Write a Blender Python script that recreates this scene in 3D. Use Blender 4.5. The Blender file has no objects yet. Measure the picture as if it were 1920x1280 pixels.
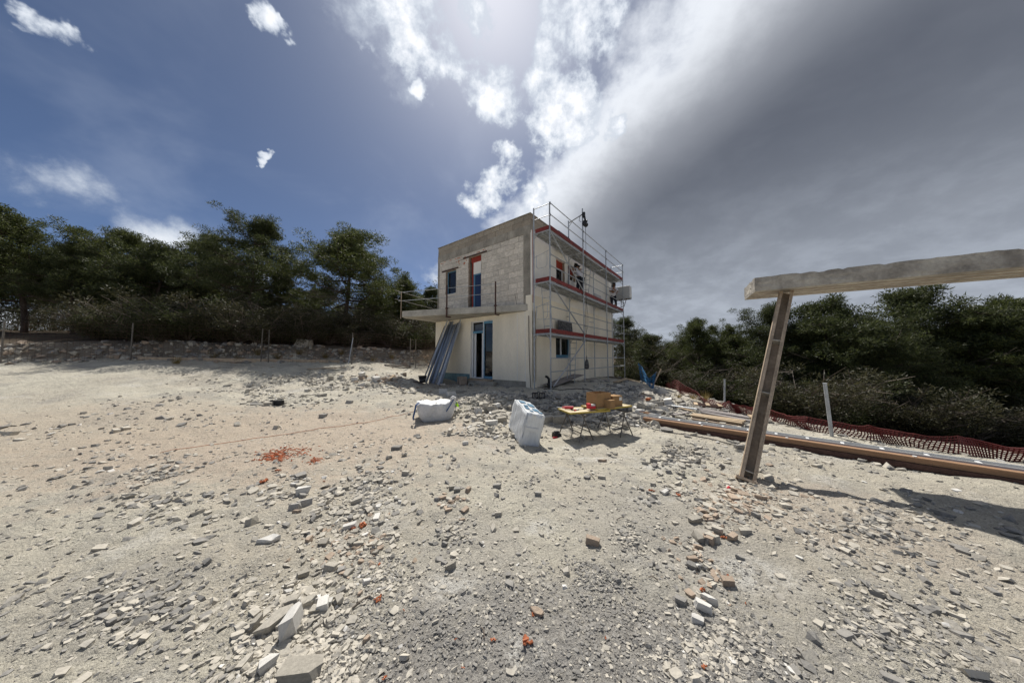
import bpy, bmesh, math, random
import numpy as np
from mathutils import Vector, Matrix
R = math.radians
rnd = random.Random(7)
rng = np.random.default_rng(7)
scene = bpy.context.scene
COL = scene.collection

# ------------------------------------------------------------------ camera
EYE = 1.6
PITCH = R(3.2)
FPX = 520.0                       # focal length for a 1920 px wide frame
cam_d = bpy.data.cameras.new('camera'); cam = bpy.data.objects.new('camera', cam_d); COL.objects.link(cam)
cam_d.sensor_width = 36.0; cam_d.lens = 36.0 * FPX / 1920.0
cam_d.clip_start = 0.05; cam_d.clip_end = 3000
cam.location = (0, 0, EYE); cam.rotation_euler = (R(90) + PITCH, 0, 0)
scene.camera = cam

# ------------------------------------------------------------------ sky + sun
SUN_AZ = R(-5.0)                  # from +Y, positive towards +X
SUN_EL = R(57.0)
sun_dir = Vector((math.sin(SUN_AZ) * math.cos(SUN_EL), math.cos(SUN_AZ) * math.cos(SUN_EL), math.sin(SUN_EL)))
world = bpy.data.worlds.new('World'); scene.world = world; world.use_nodes = True
wt = world.node_tree; wt.nodes.clear()
def WN(t, **k):
    n = wt.nodes.new(t)
    for a, b in k.items(): setattr(n, a, b)
    return n
def wl(a, b): wt.links.new(a, b)
def wmath(op, a, b=None, c=None, clamp=False):
    n = WN('ShaderNodeMath', operation=op); n.use_clamp = clamp
    for i, v in enumerate((a, b, c)):
        if v is None: continue
        if isinstance(v, (int, float)): n.inputs[i].default_value = v
        else: wl(v, n.inputs[i])
    return n.outputs[0]
def wdot(vec, c):
    n = WN('ShaderNodeVectorMath', operation='DOT_PRODUCT'); wl(vec, n.inputs[0]); n.inputs[1].default_value = c
    return n.outputs['Value']
def wss(v, a, b, lo=0.0, hi=1.0):
    n = WN('ShaderNodeMapRange', interpolation_type='SMOOTHSTEP'); wl(v, n.inputs[0])
    for i, q in enumerate((a, b, lo, hi)): n.inputs[i + 1].default_value = q
    return n.outputs[0]
def wmix(f, a, b):
    n = WN('ShaderNodeMix', data_type='RGBA')
    if isinstance(f, (int, float)): n.inputs[0].default_value = f
    else: wl(f, n.inputs[0])
    for i, v in ((6, a), (7, b)):
        if isinstance(v, tuple): n.inputs[i].default_value = (*v, 1)
        else: wl(v, n.inputs[i])
    return n.outputs[2]
def skydir(px, py):               # direction of a point of the sky
    x = (px - 960) / FPX; y = (640 - py) / FPX
    return Vector((x, math.cos(PITCH) - y * math.sin(PITCH), math.sin(PITCH) + y * math.cos(PITCH))).normalized()
tc = WN('ShaderNodeTexCoord')
D = WN('ShaderNodeVectorMath', operation='NORMALIZE'); wl(tc.outputs['Generated'], D.inputs[0]); D = D.outputs[0]
sky = WN('ShaderNodeTexSky', sky_type='NISHITA', sun_disc=False)
sky.sun_elevation = SUN_EL; sky.sun_rotation = SUN_AZ; sky.air_density = 0.47; sky.dust_density = 2.2; sky.ozone_density = 2.5; sky.altitude = 1500
SKY_K = 0.050
FILL_CLOUD_OFS = (5.0, 2.0, 0.0)  # shift that keeps the added fill clouds mostly out of the framed sky
skyc = WN('ShaderNodeMix', data_type='RGBA', blend_type='MULTIPLY'); skyc.inputs[0].default_value = 1
wl(sky.outputs[0], skyc.inputs[6]); skyc.inputs[7].default_value = (SKY_K * 0.90, SKY_K * 0.97, SKY_K * 1.00, 1); skyc = skyc.outputs[2]
def wnoise(vec, scale, detail, rough, dist=0.0):
    n = WN('ShaderNodeTexNoise'); wl(vec, n.inputs['Vector'])
    n.inputs['Scale'].default_value = scale; n.inputs['Detail'].default_value = detail; n.inputs['Roughness'].default_value = rough; n.inputs['Distortion'].default_value = dist
    return n.outputs['Fac']
sep = WN('ShaderNodeSeparateXYZ'); wl(D, sep.inputs[0])
zz = wmath('ADD', wmath('MAXIMUM', sep.outputs[2], 0.0), 0.35)
cmb = WN('ShaderNodeCombineXYZ'); wl(wmath('DIVIDE', sep.outputs[0], zz), cmb.inputs[0]); wl(wmath('DIVIDE', sep.outputs[1], zz), cmb.inputs[1])
PV = cmb.outputs[0]               # cloud layer coordinates
nbig = wnoise(PV, 2.2, 5, 0.55, 0.3)
nmid = wnoise(PV, 6.0, 9, 0.60, 0.15)
nfin = wnoise(D, 11.0, 12, 0.62, 0.1)
# the cloud bank: its edge is a straight front across the cloud layer
n1 = skydir(900, 440).cross(skydir(1215, 10)); n1.normalize()
if n1.dot(skydir(1400, 300)) < 0: n1 = -n1
m1 = wdot(D, n1); m2 = wmath('MULTIPLY', wdot(D, Vector((1, 0.10, -0.03))), 1.0)
m = wmath('MINIMUM', m1, m2)
m = wmath('ADD', m, wmath('MULTIPLY', wmath('SUBTRACT', nmid, 0.5), 0.26))
m = wmath('ADD', m, wmath('MULTIPLY', wmath('SUBTRACT', nfin, 0.5), 0.10))
bank_a = wss(m, -0.02, 0.11)
deep = wmath('ADD', wss(m1, 0.07, 0.38), wmath('MULTIPLY', wmath('SUBTRACT', nbig, 0.5), 0.5), clamp=True)
low = wss(sep.outputs[2], 0.04, 0.58, 1.0, 0.0)
bank_c = wmix(wss(m, 0.02, 0.28), (0.46, 0.48, 0.51), (0.24, 0.252, 0.278))
bank_c = wmix(deep, bank_c, (0.056, 0.063, 0.080))
streak = wmath('MULTIPLY', low, wmath('ADD', 0.62, wmath('MULTIPLY', wss(nmid, 0.38, 0.70), 0.28)))
bank_c = wmix(wmath('MULTIPLY', streak, 0.85), bank_c, (0.26, 0.285, 0.325))
# small broken cumulus
blobs = [(1068, 205, 7.0), (1030, 280, 4.5), (938, 178, 6.0), (770, 45, 6.5), (835, 80, 5.5), (905, 365, 5.0), (945, 328, 4.0), (1085, 45, 6.5), (1030, 125, 4.5), (1075, 20, 6),
         (1143, 235, 3.5), (792, 168, 2.0), (508, 42, 2.6), (694, 100, 1.6), (490, 300, 1.0), (900, 60, 5), (120, 60, 2.2), (1000, 375, 4)]
wn_ = WN('ShaderNodeTexNoise'); wl(D, wn_.inputs['Vector']); wn_.inputs['Scale'].default_value = 6.5; wn_.inputs['Detail'].default_value = 5; wn_.inputs['Roughness'].default_value = 0.6
wv_ = WN('ShaderNodeVectorMath', operation='MULTIPLY_ADD'); wl(wn_.outputs['Color'], wv_.inputs[0]); wv_.inputs[1].default_value = (0.20, 0.20, 0.20); wl(D, wv_.inputs[2])
ws_ = WN('ShaderNodeVectorMath', operation='SUBTRACT'); wl(wv_.outputs[0], ws_.inputs[0]); ws_.inputs[1].default_value = (0.10, 0.10, 0.10)
wq_ = WN('ShaderNodeVectorMath', operation='NORMALIZE'); wl(ws_.outputs[0], wq_.inputs[0]); DW = wq_.outputs[0]
bl = None
for px, py, r in blobs:
    s = wss(wdot(DW, skydir(px, py)), math.cos(R(r * 1.05)), math.cos(R(r * 0.1)))
    bl = s if bl is None else wmath('MAXIMUM', bl, s)
pn = wmath('ADD', wmath('MULTIPLY', nfin, 0.85), wmath('MULTIPLY', nmid, 0.35))
pv = wmath('ADD', wmath('MULTIPLY', bl, 0.55), wmath('MULTIPLY', wmath('SUBTRACT', pn, 0.60), 3.0))
puff = wmath('MULTIPLY', wss(pv, 0.18, 0.60), wss(bl, 0.02, 0.50))
puff_c = wmix(wss(pv, 0.35, 1.15), (0.30, 0.33, 0.375), (0.58, 0.58, 0.59))
# thin veil and the bright haze of the air around the sun comes from the sky model
veil = wmath('MULTIPLY', wss(nbig, 0.45, 0.8), 0.10)
c = wmix(veil, skyc, (0.50, 0.54, 0.60))
# added cumulus layer, mostly out of view, put in to brighten the shade
gofs = WN('ShaderNodeVectorMath', operation='ADD'); wl(PV, gofs.inputs[0]); gofs.inputs[1].default_value = FILL_CLOUD_OFS
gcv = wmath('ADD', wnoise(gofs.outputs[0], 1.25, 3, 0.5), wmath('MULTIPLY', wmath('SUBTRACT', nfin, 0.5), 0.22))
fill_cloud = wss(gcv, 0.525, 0.62)
c = wmix(wmath('MULTIPLY', fill_cloud, 0.95), c, wmix(wss(gcv, 0.56, 0.72), (0.30, 0.33, 0.375), (0.54, 0.545, 0.555)))
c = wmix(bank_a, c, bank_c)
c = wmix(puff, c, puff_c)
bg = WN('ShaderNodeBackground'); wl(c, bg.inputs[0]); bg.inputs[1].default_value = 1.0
wo = WN('ShaderNodeOutputWorld'); wl(bg.outputs[0], wo.inputs[0])

sun_l = bpy.data.lights.new('sun', 'SUN'); sun_l.energy = 2.75; sun_l.angle = R(0.55); sun_l.color = (1.0, 0.955, 0.88)
sun = bpy.data.objects.new('sun', sun_l); COL.objects.link(sun)
sun.rotation_euler = (-sun_dir).to_track_quat('-Z', 'Y').to_euler(); sun.location = sun_dir * 60
scene.view_settings.view_transform = 'Standard'; scene.view_settings.look = 'None'
scene.view_settings.exposure = 1.08; scene.view_settings.gamma = 1.0; scene.view_settings.use_curve_mapping = False
scene.cycles.max_bounces = 6; scene.cycles.diffuse_bounces = 4; scene.cycles.transparent_max_bounces = 8

# ------------------------------------------------------------------ materials
def material(name, col, rough=0.8, metal=0.0, var=0.25, scale=6.0, bump=0.3, bscale=None, col2=None, rand=0.15, stretch=None, bdist=0.01, spec=0.3, fine=True, coords='Object'):
    """procedural surface: two-scale colour noise, per-object tone, fine relief"""
    m = bpy.data.materials.new(name); m.use_nodes = True
    t = m.node_tree; b = t.nodes['Principled BSDF']
    def N(ty, **k):
        n = t.nodes.new(ty)
        for a, q in k.items(): setattr(n, a, q)
        return n
    L = t.links.new
    b.inputs['Roughness'].default_value = rough; b.inputs['Metallic'].default_value = metal
    b.inputs['Specular IOR Level'].default_value = spec
    tcn = N('ShaderNodeTexCoord'); oi = N('ShaderNodeObjectInfo')
    v = tcn.outputs[coords]
    add = N('ShaderNodeVectorMath', operation='MULTIPLY_ADD'); L(oi.outputs['Random'], add.inputs[0]); add.inputs[1].default_value = (37, 53, 71); L(v, add.inputs[2]); v = add.outputs[0]
    if stretch:
        mp = N('ShaderNodeVectorMath', operation='MULTIPLY'); L(v, mp.inputs[0]); mp.inputs[1].default_value = stretch; v = mp.outputs[0]
    n1 = N('ShaderNodeTexNoise'); L(v, n1.inputs['Vector']); n1.inputs['Scale'].default_value = scale; n1.inputs['Detail'].default_value = 6; n1.inputs['Roughness'].default_value = 0.62
    n2 = N('ShaderNodeTexNoise'); L(v, n2.inputs['Vector']); n2.inputs['Scale'].default_value = (bscale or scale * 6); n2.inputs['Detail'].default_value = 5
    ramp = N('ShaderNodeMapRange'); L(n1.outputs['Fac'], ramp.inputs[0]); ramp.inputs[1].default_value = 0.33; ramp.inputs[2].default_value = 0.67
    mx = N('ShaderNodeMix', data_type='RGBA'); L(ramp.outputs[0], mx.inputs[0])
    c2 = col2 or tuple(x * (1 - var) for x in col); c1 = col if col2 else tuple(min(1, x * (1 + var * 0.6)) for x in col)
    mx.inputs[6].default_value = (*c2, 1); mx.inputs[7].default_value = (*c1, 1)
    # fine speckle and per-object tone
    sp = N('ShaderNodeMapRange'); L(n2.outputs['Fac'], sp.inputs[0]); sp.inputs[1].default_value = 0.3; sp.inputs[2].default_value = 0.7; sp.inputs[3].default_value = 1 - var * 0.5; sp.inputs[4].default_value = 1 + var * 0.35
    rr = N('ShaderNodeMapRange'); L(oi.outputs['Random'], rr.inputs[0]); rr.inputs[3].default_value = 1 - rand; rr.inputs[4].default_value = 1 + rand * 0.7
    ml = N('ShaderNodeMath', operation='MULTIPLY'); L(sp.outputs[0], ml.inputs[0]); L(rr.outputs[0], ml.inputs[1])
    hsv = N('ShaderNodeHueSaturation'); L(mx.outputs[2], hsv.inputs['Color']); L(ml.outputs[0], hsv.inputs['Value'])
    L(hsv.outputs[0], b.inputs['Base Color'])
    if bump:
        bp = N('ShaderNodeBump'); bp.inputs['Strength'].default_value = bump; bp.inputs['Distance'].default_value = bdist
        L(n2.outputs['Fac'], bp.inputs['Height']); L(bp.outputs[0], b.inputs['Normal'])
    rv = N('ShaderNodeMapRange'); L(n1.outputs['Fac'], rv.inputs[0]); rv.inputs[3].default_value = max(0.02, rough - 0.12); rv.inputs[4].default_value = min(1, rough + 0.12)
    L(rv.outputs[0], b.inputs['Roughness'])
    return m
M = {}
M['limestone'] = material('limestone', (0.40, 0.37, 0.315), 0.9, var=0.20, scale=9, bscale=60, bump=0.6, bdist=0.006, rand=0.28)
M['limestone_white'] = material('limestone_white', (0.60, 0.58, 0.54), 0.9, var=0.12, scale=9, bscale=60, bump=0.5, bdist=0.006, rand=0.12)
M['limestone_grey'] = material('limestone_grey', (0.315, 0.30, 0.275), 0.9, var=0.22, scale=12, bscale=70, bump=0.6, bdist=0.006, rand=0.28)
M['stone_brown'] = material('stone_brown', (0.38, 0.30, 0.23), 0.9, var=0.25, scale=9, bscale=60, bump=0.5, bdist=0.006, rand=0.18)
M['clay'] = material('clay', (0.52, 0.17, 0.075), 0.85, var=0.25, scale=12, bump=0.4, rand=0.2)
M['concrete'] = material('concrete', (0.34, 0.31, 0.26), 0.9, var=0.40, scale=2.2, bscale=40, bump=0.4, rand=0.05, stretch=(1, 1, 0.7))
M['concrete_light'] = material('concrete_light', (0.44, 0.415, 0.36), 0.9, var=0.30, scale=2.0, bscale=35, bump=0.4, rand=0.05)
M['stained_concrete'] = material('stained_concrete', (0.47, 0.44, 0.385), 0.9, col2=(0.22, 0.20, 0.175), var=0.3, scale=4, bscale=28, bump=0.6, bdist=0.012, rand=0.0)
M['concrete_block'] = material('concrete_block', (0.36, 0.31, 0.245), 0.93, var=0.25, scale=7, bscale=70, bump=0.7, bdist=0.008, rand=0.18)
M['block'] = material('pale_block', (0.66, 0.60, 0.515), 0.92, var=0.24, scale=3.5, bscale=60, bump=0.5, bdist=0.005, rand=0.14)
M['mortar'] = material('mortar', (0.26, 0.235, 0.20), 0.95, var=0.3, scale=8, bump=0.5)
M['render_white'] = material('white_basecoat', (0.81, 0.775, 0.71), 0.9, var=0.10, scale=1.5, bscale=30, bump=0.25, rand=0.02, stretch=(1, 1, 0.3))
M['render_cream'] = material('cream_basecoat', (0.83, 0.755, 0.61), 0.9, var=0.10, scale=1.3, bscale=30, bump=0.25, rand=0.02, stretch=(1, 1, 0.28))
M['teal'] = material('teal_membrane', (0.17, 0.27, 0.29), 0.8, var=0.25, scale=3, bump=0.2)
M['red_tape'] = material('red_sealing', (0.27, 0.034, 0.018), 0.6, var=0.2, scale=5, bump=0.1)
M['blue_film'] = material('blue_film', (0.10, 0.25, 0.38), 0.35, var=0.15, scale=4, bump=0.05, spec=0.5)
M['white_frame'] = material('white_frame', (0.72, 0.73, 0.73), 0.4, var=0.05, scale=4, bump=0.0, spec=0.5)
M['galv'] = material('galvanised', (0.40, 0.42, 0.44), 0.5, metal=0.35, var=0.22, scale=5, bscale=40, bump=0.08, rand=0.15)
M['profile'] = material('zinc_profile', (0.46, 0.50, 0.56), 0.33, metal=0.85, var=0.15, scale=2.5, bump=0.05, rand=0.30, stretch=(1, 1, 0.3))
M['deck'] = material('deck_metal', (0.40, 0.40, 0.39), 0.55, metal=0.4, var=0.25, scale=5, bump=0.15, rand=0.12)
M['toe_red'] = material('red_toe_board', (0.20, 0.034, 0.027), 0.6, var=0.38, scale=6, bump=0.25, rand=0.15)
M['rust'] = material('rust_steel', (0.095, 0.052, 0.042), 0.7, metal=0.2, var=0.35, scale=12, bump=0.3)
M['dark_tube'] = material('dark_tube', (0.16, 0.145, 0.125), 0.6, metal=0.3, var=0.3, scale=9, bump=0.1)
M['black'] = material('black_plastic', (0.022, 0.022, 0.024), 0.5, var=0.3, scale=8, bump=0.15)
M['speckle'] = material('speckled_board', (0.17, 0.165, 0.16), 0.9, col2=(0.03, 0.03, 0.032), var=0.3, scale=9, bscale=40, bump=0.4)
M['timber'] = material('timber', (0.43, 0.33, 0.22), 0.85, var=0.25, scale=3, bscale=20, bump=0.35, rand=0.18, stretch=(0.5, 8, 8))
M['timber_grey'] = material('weathered_timber', (0.25, 0.225, 0.215), 0.9, var=0.25, scale=3, bscale=20, bump=0.4, rand=0.15, stretch=(0.5, 8, 8))
M['timber_orange'] = material('orange_timber', (0.34, 0.20, 0.115), 0.8, var=0.25, scale=3, bscale=20, bump=0.35, rand=0.12, stretch=(0.5, 8, 8))
M['yellow'] = material('yellow_panel', (0.52, 0.45, 0.30), 0.75, var=0.25, scale=5, bump=0.2, rand=0.06)
M['yellow_edge'] = material('yellow_edge', (0.50, 0.37, 0.07), 0.6, var=0.15, scale=5, bump=0.1)
M['cardboard'] = material('cardboard', (0.34, 0.205, 0.095), 0.9, var=0.12, scale=4, bump=0.15, rand=0.12)
M['cardboard_in'] = material('cardboard_inner', (0.27, 0.16, 0.075), 0.9, var=0.12, scale=4, bump=0.15)
M['red_box'] = material('red_print', (0.55, 0.035, 0.05), 0.5, var=0.1, scale=5, bump=0.0)
M['paper'] = material('paper', (0.75, 0.74, 0.70), 0.8, var=0.06, scale=5, bump=0.05)
M['white_fabric'] = material('woven_white', (0.70, 0.70, 0.69), 0.65, var=0.18, scale=4, bscale=22, bump=0.6, bdist=0.02, rand=0.03)
M['foil'] = material('plastic_wrap', (0.66, 0.68, 0.69), 0.28, var=0.10, scale=4, bscale=14, bump=0.5, bdist=0.02, spec=0.5, rand=0.0, stretch=(2.5, 2.5, 0.8))
M['foil_print'] = material('blue_print', (0.13, 0.25, 0.36), 0.35, var=0.2, scale=6, bump=0.1)
M['strap'] = material('blue_strap', (0.02, 0.075, 0.21), 0.6, var=0.15, scale=10, bump=0.1)
M['hi_vis'] = material('lime_tag', (0.45, 0.70, 0.05), 0.6, var=0.1)
M['blue_net'] = material('blue_net', (0.025, 0.16, 0.34), 0.6, var=0.25, scale=8, bump=0.1)
M['red_net'] = material('orange_red_net', (0.12, 0.022, 0.020), 0.6, var=0.25, scale=3, bump=0.1)
M['dusty_steel'] = material('dusty_steel', (0.43, 0.335, 0.24), 0.8, metal=0.1, var=0.3, scale=5, bscale=30, bump=0.3)
M['bark'] = material('bark', (0.085, 0.062, 0.048), 0.95, var=0.4, scale=7, bscale=30, bump=0.7, bdist=0.02, stretch=(1, 1, 0.3))
M['dead_wood'] = material('dead_wood', (0.15, 0.122, 0.10), 0.95, var=0.35, scale=5, bump=0.2)
M['skin'] = material('skin', (0.22, 0.115, 0.07), 0.55, var=0.1, scale=6, bump=0.05)
M['hair'] = material('dark_hair', (0.012, 0.010, 0.009), 0.7, var=0.3, scale=30, bump=0.3)
M['tshirt'] = material('white_shirt', (0.62, 0.62, 0.66), 0.9, var=0.08, scale=7, bump=0.3, bscale=18, bdist=0.02)
M['trousers'] = material('dark_trousers', (0.022, 0.024, 0.034), 0.9, var=0.25, scale=7, bump=0.3, bscale=18, bdist=0.02)
M['shoe'] = material('brown_shoe', (0.11, 0.055, 0.03), 0.8, var=0.2)
M['orange_bits'] = material('orange_crumbs', (0.44, 0.14, 0.06), 0.7, var=0.3, scale=14, bump=0.2, rand=0.25)
M['orange_cord'] = material('orange_cord', (0.38, 0.13, 0.06), 0.8, var=0.2, scale=20, bump=0.0)
M['grey_box'] = material('grey_box_shell', (0.50, 0.50, 0.49), 0.6, var=0.08, scale=3, bump=0.1)
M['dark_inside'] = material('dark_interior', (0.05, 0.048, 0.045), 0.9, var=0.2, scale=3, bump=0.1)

def glass_mat(name, tint, rough=0.03):
    m = bpy.data.materials.new(name); m.use_nodes = True; b = m.node_tree.nodes['Principled BSDF']
    b.inputs['Base Color'].default_value = (*tint, 1); b.inputs['Roughness'].default_value = rough; b.inputs['Specular IOR Level'].default_value = 0.6
    return m
def leaf_mat(name, a, b2):
    m = bpy.data.materials.new(name); m.use_nodes = True; t = m.node_tree; b = t.nodes['Principled BSDF']
    g = t.nodes.new('ShaderNodeNewGeometry'); mx = t.nodes.new('ShaderNodeMix'); mx.data_type = 'RGBA'
    t.links.new(g.outputs['Random Per Island'], mx.inputs[0]); mx.inputs[6].default_value = (*a, 1); mx.inputs[7].default_value = (*b2, 1)
    t.links.new(mx.outputs[2], b.inputs['Base Color']); b.inputs['Roughness'].default_value = 0.6; b.inputs['Specular IOR Level'].default_value = 0.3
    tr = t.nodes.new('ShaderNodeBsdfTranslucent'); t.links.new(mx.outputs[2], tr.inputs[0]); ms = t.nodes.new('ShaderNodeMixShader'); ms.inputs[0].default_value = 0.38
    t.links.new(b.outputs[0], ms.inputs[1]); t.links.new(tr.outputs[0], ms.inputs[2]); t.links.new(ms.outputs[0], t.nodes['Material Output'].inputs[0])
    return m
M['glass'] = glass_mat('window_glass', (0.012, 0.014, 0.016))
M['glass_blue'] = glass_mat('blue_filmed_glass', (0.018, 0.030, 0.075), 0.10)
M['needles'] = leaf_mat('pine_needles', (0.032, 0.044, 0.014), (0.105, 0.120, 0.036))
M['needles2'] = leaf_mat('pine_needles_dark', (0.028, 0.038, 0.014), (0.085, 0.098, 0.034))
M['brush'] = leaf_mat('dry_brush', (0.026, 0.027, 0.013), (0.075, 0.070, 0.034))
M['grass'] = leaf_mat('dry_grass', (0.12, 0.10, 0.03), (0.30, 0.22, 0.09))

# ------------------------------------------------------------------ helpers
class MB:
    """collects shapes, builds ONE mesh object"""
    def __init__(s): s.v = []; s.f = []
    def raw(s, vs, fs):
        o = len(s.v); s.v += [tuple(x) for x in vs]; s.f += [tuple(i + o for i in f) for f in fs]; return s
    def box(s, lo, hi, mat=None):
        x0, y0, z0 = lo; x1, y1, z1 = hi
        vs = [(x0, y0, z0), (x1, y0, z0), (x1, y1, z0), (x0, y1, z0), (x0, y0, z1), (x1, y0, z1), (x1, y1, z1), (x0, y1, z1)]
        if mat is not None: vs = [mat @ Vector(v) for v in vs]
        return s.raw(vs, [(3, 2, 1, 0), (4, 5, 6, 7), (0, 1, 5, 4), (1, 2, 6, 5), (2, 3, 7, 6), (3, 0, 4, 7)])
    def tube(s, p0, p1, r, n=8, r1=None, cap=True):
        p0 = Vector(p0); p1 = Vector(p1); d = (p1 - p0)
        if d.length < 1e-6: return s
        d.normalize(); a = d.orthogonal().normalized(); b = d.cross(a); r1 = r if r1 is None else r1
        vs = []
        for p, q in ((p0, r), (p1, r1)):
            for i in range(n):
                t = 2 * math.pi * i / n; vs.append(p + a * math.cos(t) * q + b * math.sin(t) * q)
        fs = [(i, (i + 1) % n, n + (i + 1) % n, n + i) for i in range(n)]
        if cap: fs += [tuple(range(n - 1, -1, -1)), tuple(range(n, 2 * n))]
        return s.raw(vs, fs)
    def path(s, pts, r, n=6, taper=None):
        pts = [Vector(p) for p in pts]; k = len(pts); vs = []; a = None
        for i, p in enumerate(pts):
            d = (pts[min(i + 1, k - 1)] - pts[max(i - 1, 0)]).normalized()
            a = d.orthogonal().normalized() if a is None else (a - d * a.dot(d)).normalized()
            b = d.cross(a); q = r if taper is None else r + (taper - r) * i / (k - 1)
            for j in range(n):
                t = 2 * math.pi * j / n; vs.append(p + a * math.cos(t) * q + b * math.sin(t) * q)
        fs = [(i * n + j, i * n + (j + 1) % n, (i + 1) * n + (j + 1) % n, (i + 1) * n + j) for i in range(k - 1) for j in range(n)]
        fs += [tuple(range(n - 1, -1, -1)), tuple(range((k - 1) * n, k * n))]
        return s.raw(vs, fs)
    def prism(s, poly, z0, z1):
        n = len(poly); vs = [(x, y, z0) for x, y in poly] + [(x, y, z1) for x, y in poly]
        return s.raw(vs, [tuple(range(n - 1, -1, -1)), tuple(range(n, 2 * n))] + [(i, (i + 1) % n, n + (i + 1) % n, n + i) for i in range(n)])
    def mesh(s, name):
        me = bpy.data.meshes.new(name); me.from_pydata([tuple(v) for v in s.v], [], s.f); me.update(); return me
    def build(s, name, mat, parent=None, smooth=False, bevel=0, off=None):
        if off is not None: s.v = [(v[0] - off[0], v[1] - off[1], v[2] - off[2]) for v in s.v]
        me = s.mesh(name)
        bm = bmesh.new(); bm.from_mesh(me)
        bmesh.ops.recalc_face_normals(bm, faces=bm.faces)
        if bevel: bmesh.ops.bevel(bm, geom=list(bm.edges), offset=bevel, segments=1, affect='EDGES', clamp_overlap=True)
        bm.to_mesh(me); bm.free()
        me.materials.append(M[mat] if isinstance(mat, str) else mat)
        if smooth:
            for p in me.polygons: p.use_smooth = True
        return obj(name, me, parent)
def obj(name, me, parent=None, loc=None, rot=None, scale=None):
    o = bpy.data.objects.new(name, me); COL.objects.link(o)
    if parent is not None: o.parent = parent
    if loc is not None: o.location = loc
    if rot is not None: o.rotation_euler = rot
    if scale is not None: o.scale = scale
    return o
def tag(o, label, cat, group=None):
    o['label'] = label; o['category'] = cat
    if group: o['group'] = group
    return o
def thing(name, label, cat, loc=(0, 0, 0), rotz=0, group=None):
    o = bpy.data.objects.new(name, None); COL.objects.link(o); o.empty_display_size = 0.2
    o.location = loc; o.rotation_euler = (0, 0, rotz); return tag(o, label, cat, group)
def copy_tree(o, parent=None):
    c = o.copy(); COL.objects.link(c); c.parent = parent
    for ch in list(o.children): copy_tree(ch, c)
    return c
def np_mesh(name, verts, faces, mat):
    """verts (n,3), faces (m,k) arrays -> mesh"""
    me = bpy.data.meshes.new(name); k = faces.shape[1]
    me.vertices.add(len(verts)); me.vertices.foreach_set('co', verts.astype(np.float32).ravel())
    me.loops.add(faces.size); me.loops.foreach_set('vertex_index', faces.astype(np.int32).ravel())
    me.polygons.add(len(faces)); me.polygons.foreach_set('loop_start', np.arange(0, faces.size, k, dtype=np.int32))
    me.update(calc_edges=True); me.polygons.foreach_set('use_smooth', np.zeros(len(me.polygons), bool)); me.validate(); me.materials.append(M[mat]); return me

# house frame: s along the right-hand wall (away from camera), v along the front wall (to the left), z up
HA = R(38.1)
HU = Vector((math.sin(HA), math.cos(HA), 0)); HV = Vector((-math.cos(HA), math.sin(HA), 0)); HC = Vector((0.75, 11.1, 0))
HROT = R(90) - HA
def H(s, v, z): return HC + HU * s + HV * v + Vector((0, 0, z))

# ------------------------------------------------------------------ terrain
CTRL = [(0, -5, 0), (-8, -5, 0), (8, -5, 0), (0, 1, 0), (-3, 2, 0), (3, 2, 0), (-1, 4, 0), (2, 4, -.02), (-6, 3, .02), (6, 3, -.03), (4, 5.5, -.08), (1.5, 6.0, -.05), (2.6, 6.4, -.03),
        (-1.9, 6.8, .08), (-0.3, 6.2, .05), (0, 7.4, .2), (-.6, 8.2, .34), (.3, 9, .36), (.75, 10.6, .38), (1.6, 8.3, .27), (2.6, 8.6, .22), (2.6, 9.8, .32), (2.2, 7.2, .03), (3.3, 7.6, .0), (3.4, 10.4, .33),
        (5.1, 11, .2), (5.7, 10.9, 0), (4.4, 9.3, .05), (5, 13.5, .3), (7.0, 17.4, .3), (6.8, 9.3, -.2), (5.8, 7.7, -.15), (5.5, 5.5, -.1), (7.6, 14.3, .05), (10, 13, -.6), (11.1, 12, -.95), (9, 9.5, -.5), (13, 10, -1.2), (14, 6, -1.0), (10, 5, -.3),
        (20, 20, -2.5), (14, 25, -1.5), (28, 5, -2.4), (8.5, 19, -.1), (11, 16, -.8),
        (-3.67, 13.4, .38), (-2.4, 11.5, .38), (-1.5, 9.8, .36), (-4.5, 10.8, .52), (-8, 10.8, .6), (-3.6, 9.2, .3), (-10, 12.8, 1.1), (-11.9, 13.4, 1.35), (-7, 13.8, 1.12), (-5.0, 15.5, .97), (-5, 8.2, .2), (-8, 8.2, .22), (-4, 5.5, .03), (-7, 5.5, .06),
        (-16, 12, 1.5), (-16, 7, .45), (-20, 18, 2.3), (-10, 20, 2.1), (-5, 22, 1.9), (0, 30, 1.6), (-30, 30, 3.5), (4, 20, .4),
        (-90, 60, 5), (0, 120, 2), (90, 60, -4), (0, -100, 0), (-90, -40, 0), (90, -40, -2), (-60, 100, 4), (60, 100, -3)]
CP = np.array(CTRL, float)
def _phi(a, b): return np.sqrt(((a[:, None, :] - b[None, :, :]) ** 2).sum(-1) + 0.8)
_A = _phi(CP[:, :2], CP[:, :2]); _n = len(CP)
_K = np.zeros((_n + 1, _n + 1)); _K[:_n, :_n] = _A + 0.0; _K[:_n, _n] = 1; _K[_n, :_n] = 1
_W = np.linalg.solve(_K, np.append(CP[:, 2], 0))
_perm = np.random.default_rng(3).random((256, 256))
def vnoise(x, y):
    xi = np.floor(x).astype(int); yi = np.floor(y).astype(int); fx = x - xi; fy = y - yi
    fx = fx * fx * (3 - 2 * fx); fy = fy * fy * (3 - 2 * fy)
    g = lambda i, j: _perm[i % 256, j % 256]
    return (g(xi, yi) * (1 - fx) + g(xi + 1, yi) * fx) * (1 - fy) + (g(xi, yi + 1) * (1 - fx) + g(xi + 1, yi + 1) * fx) * fy
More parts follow.
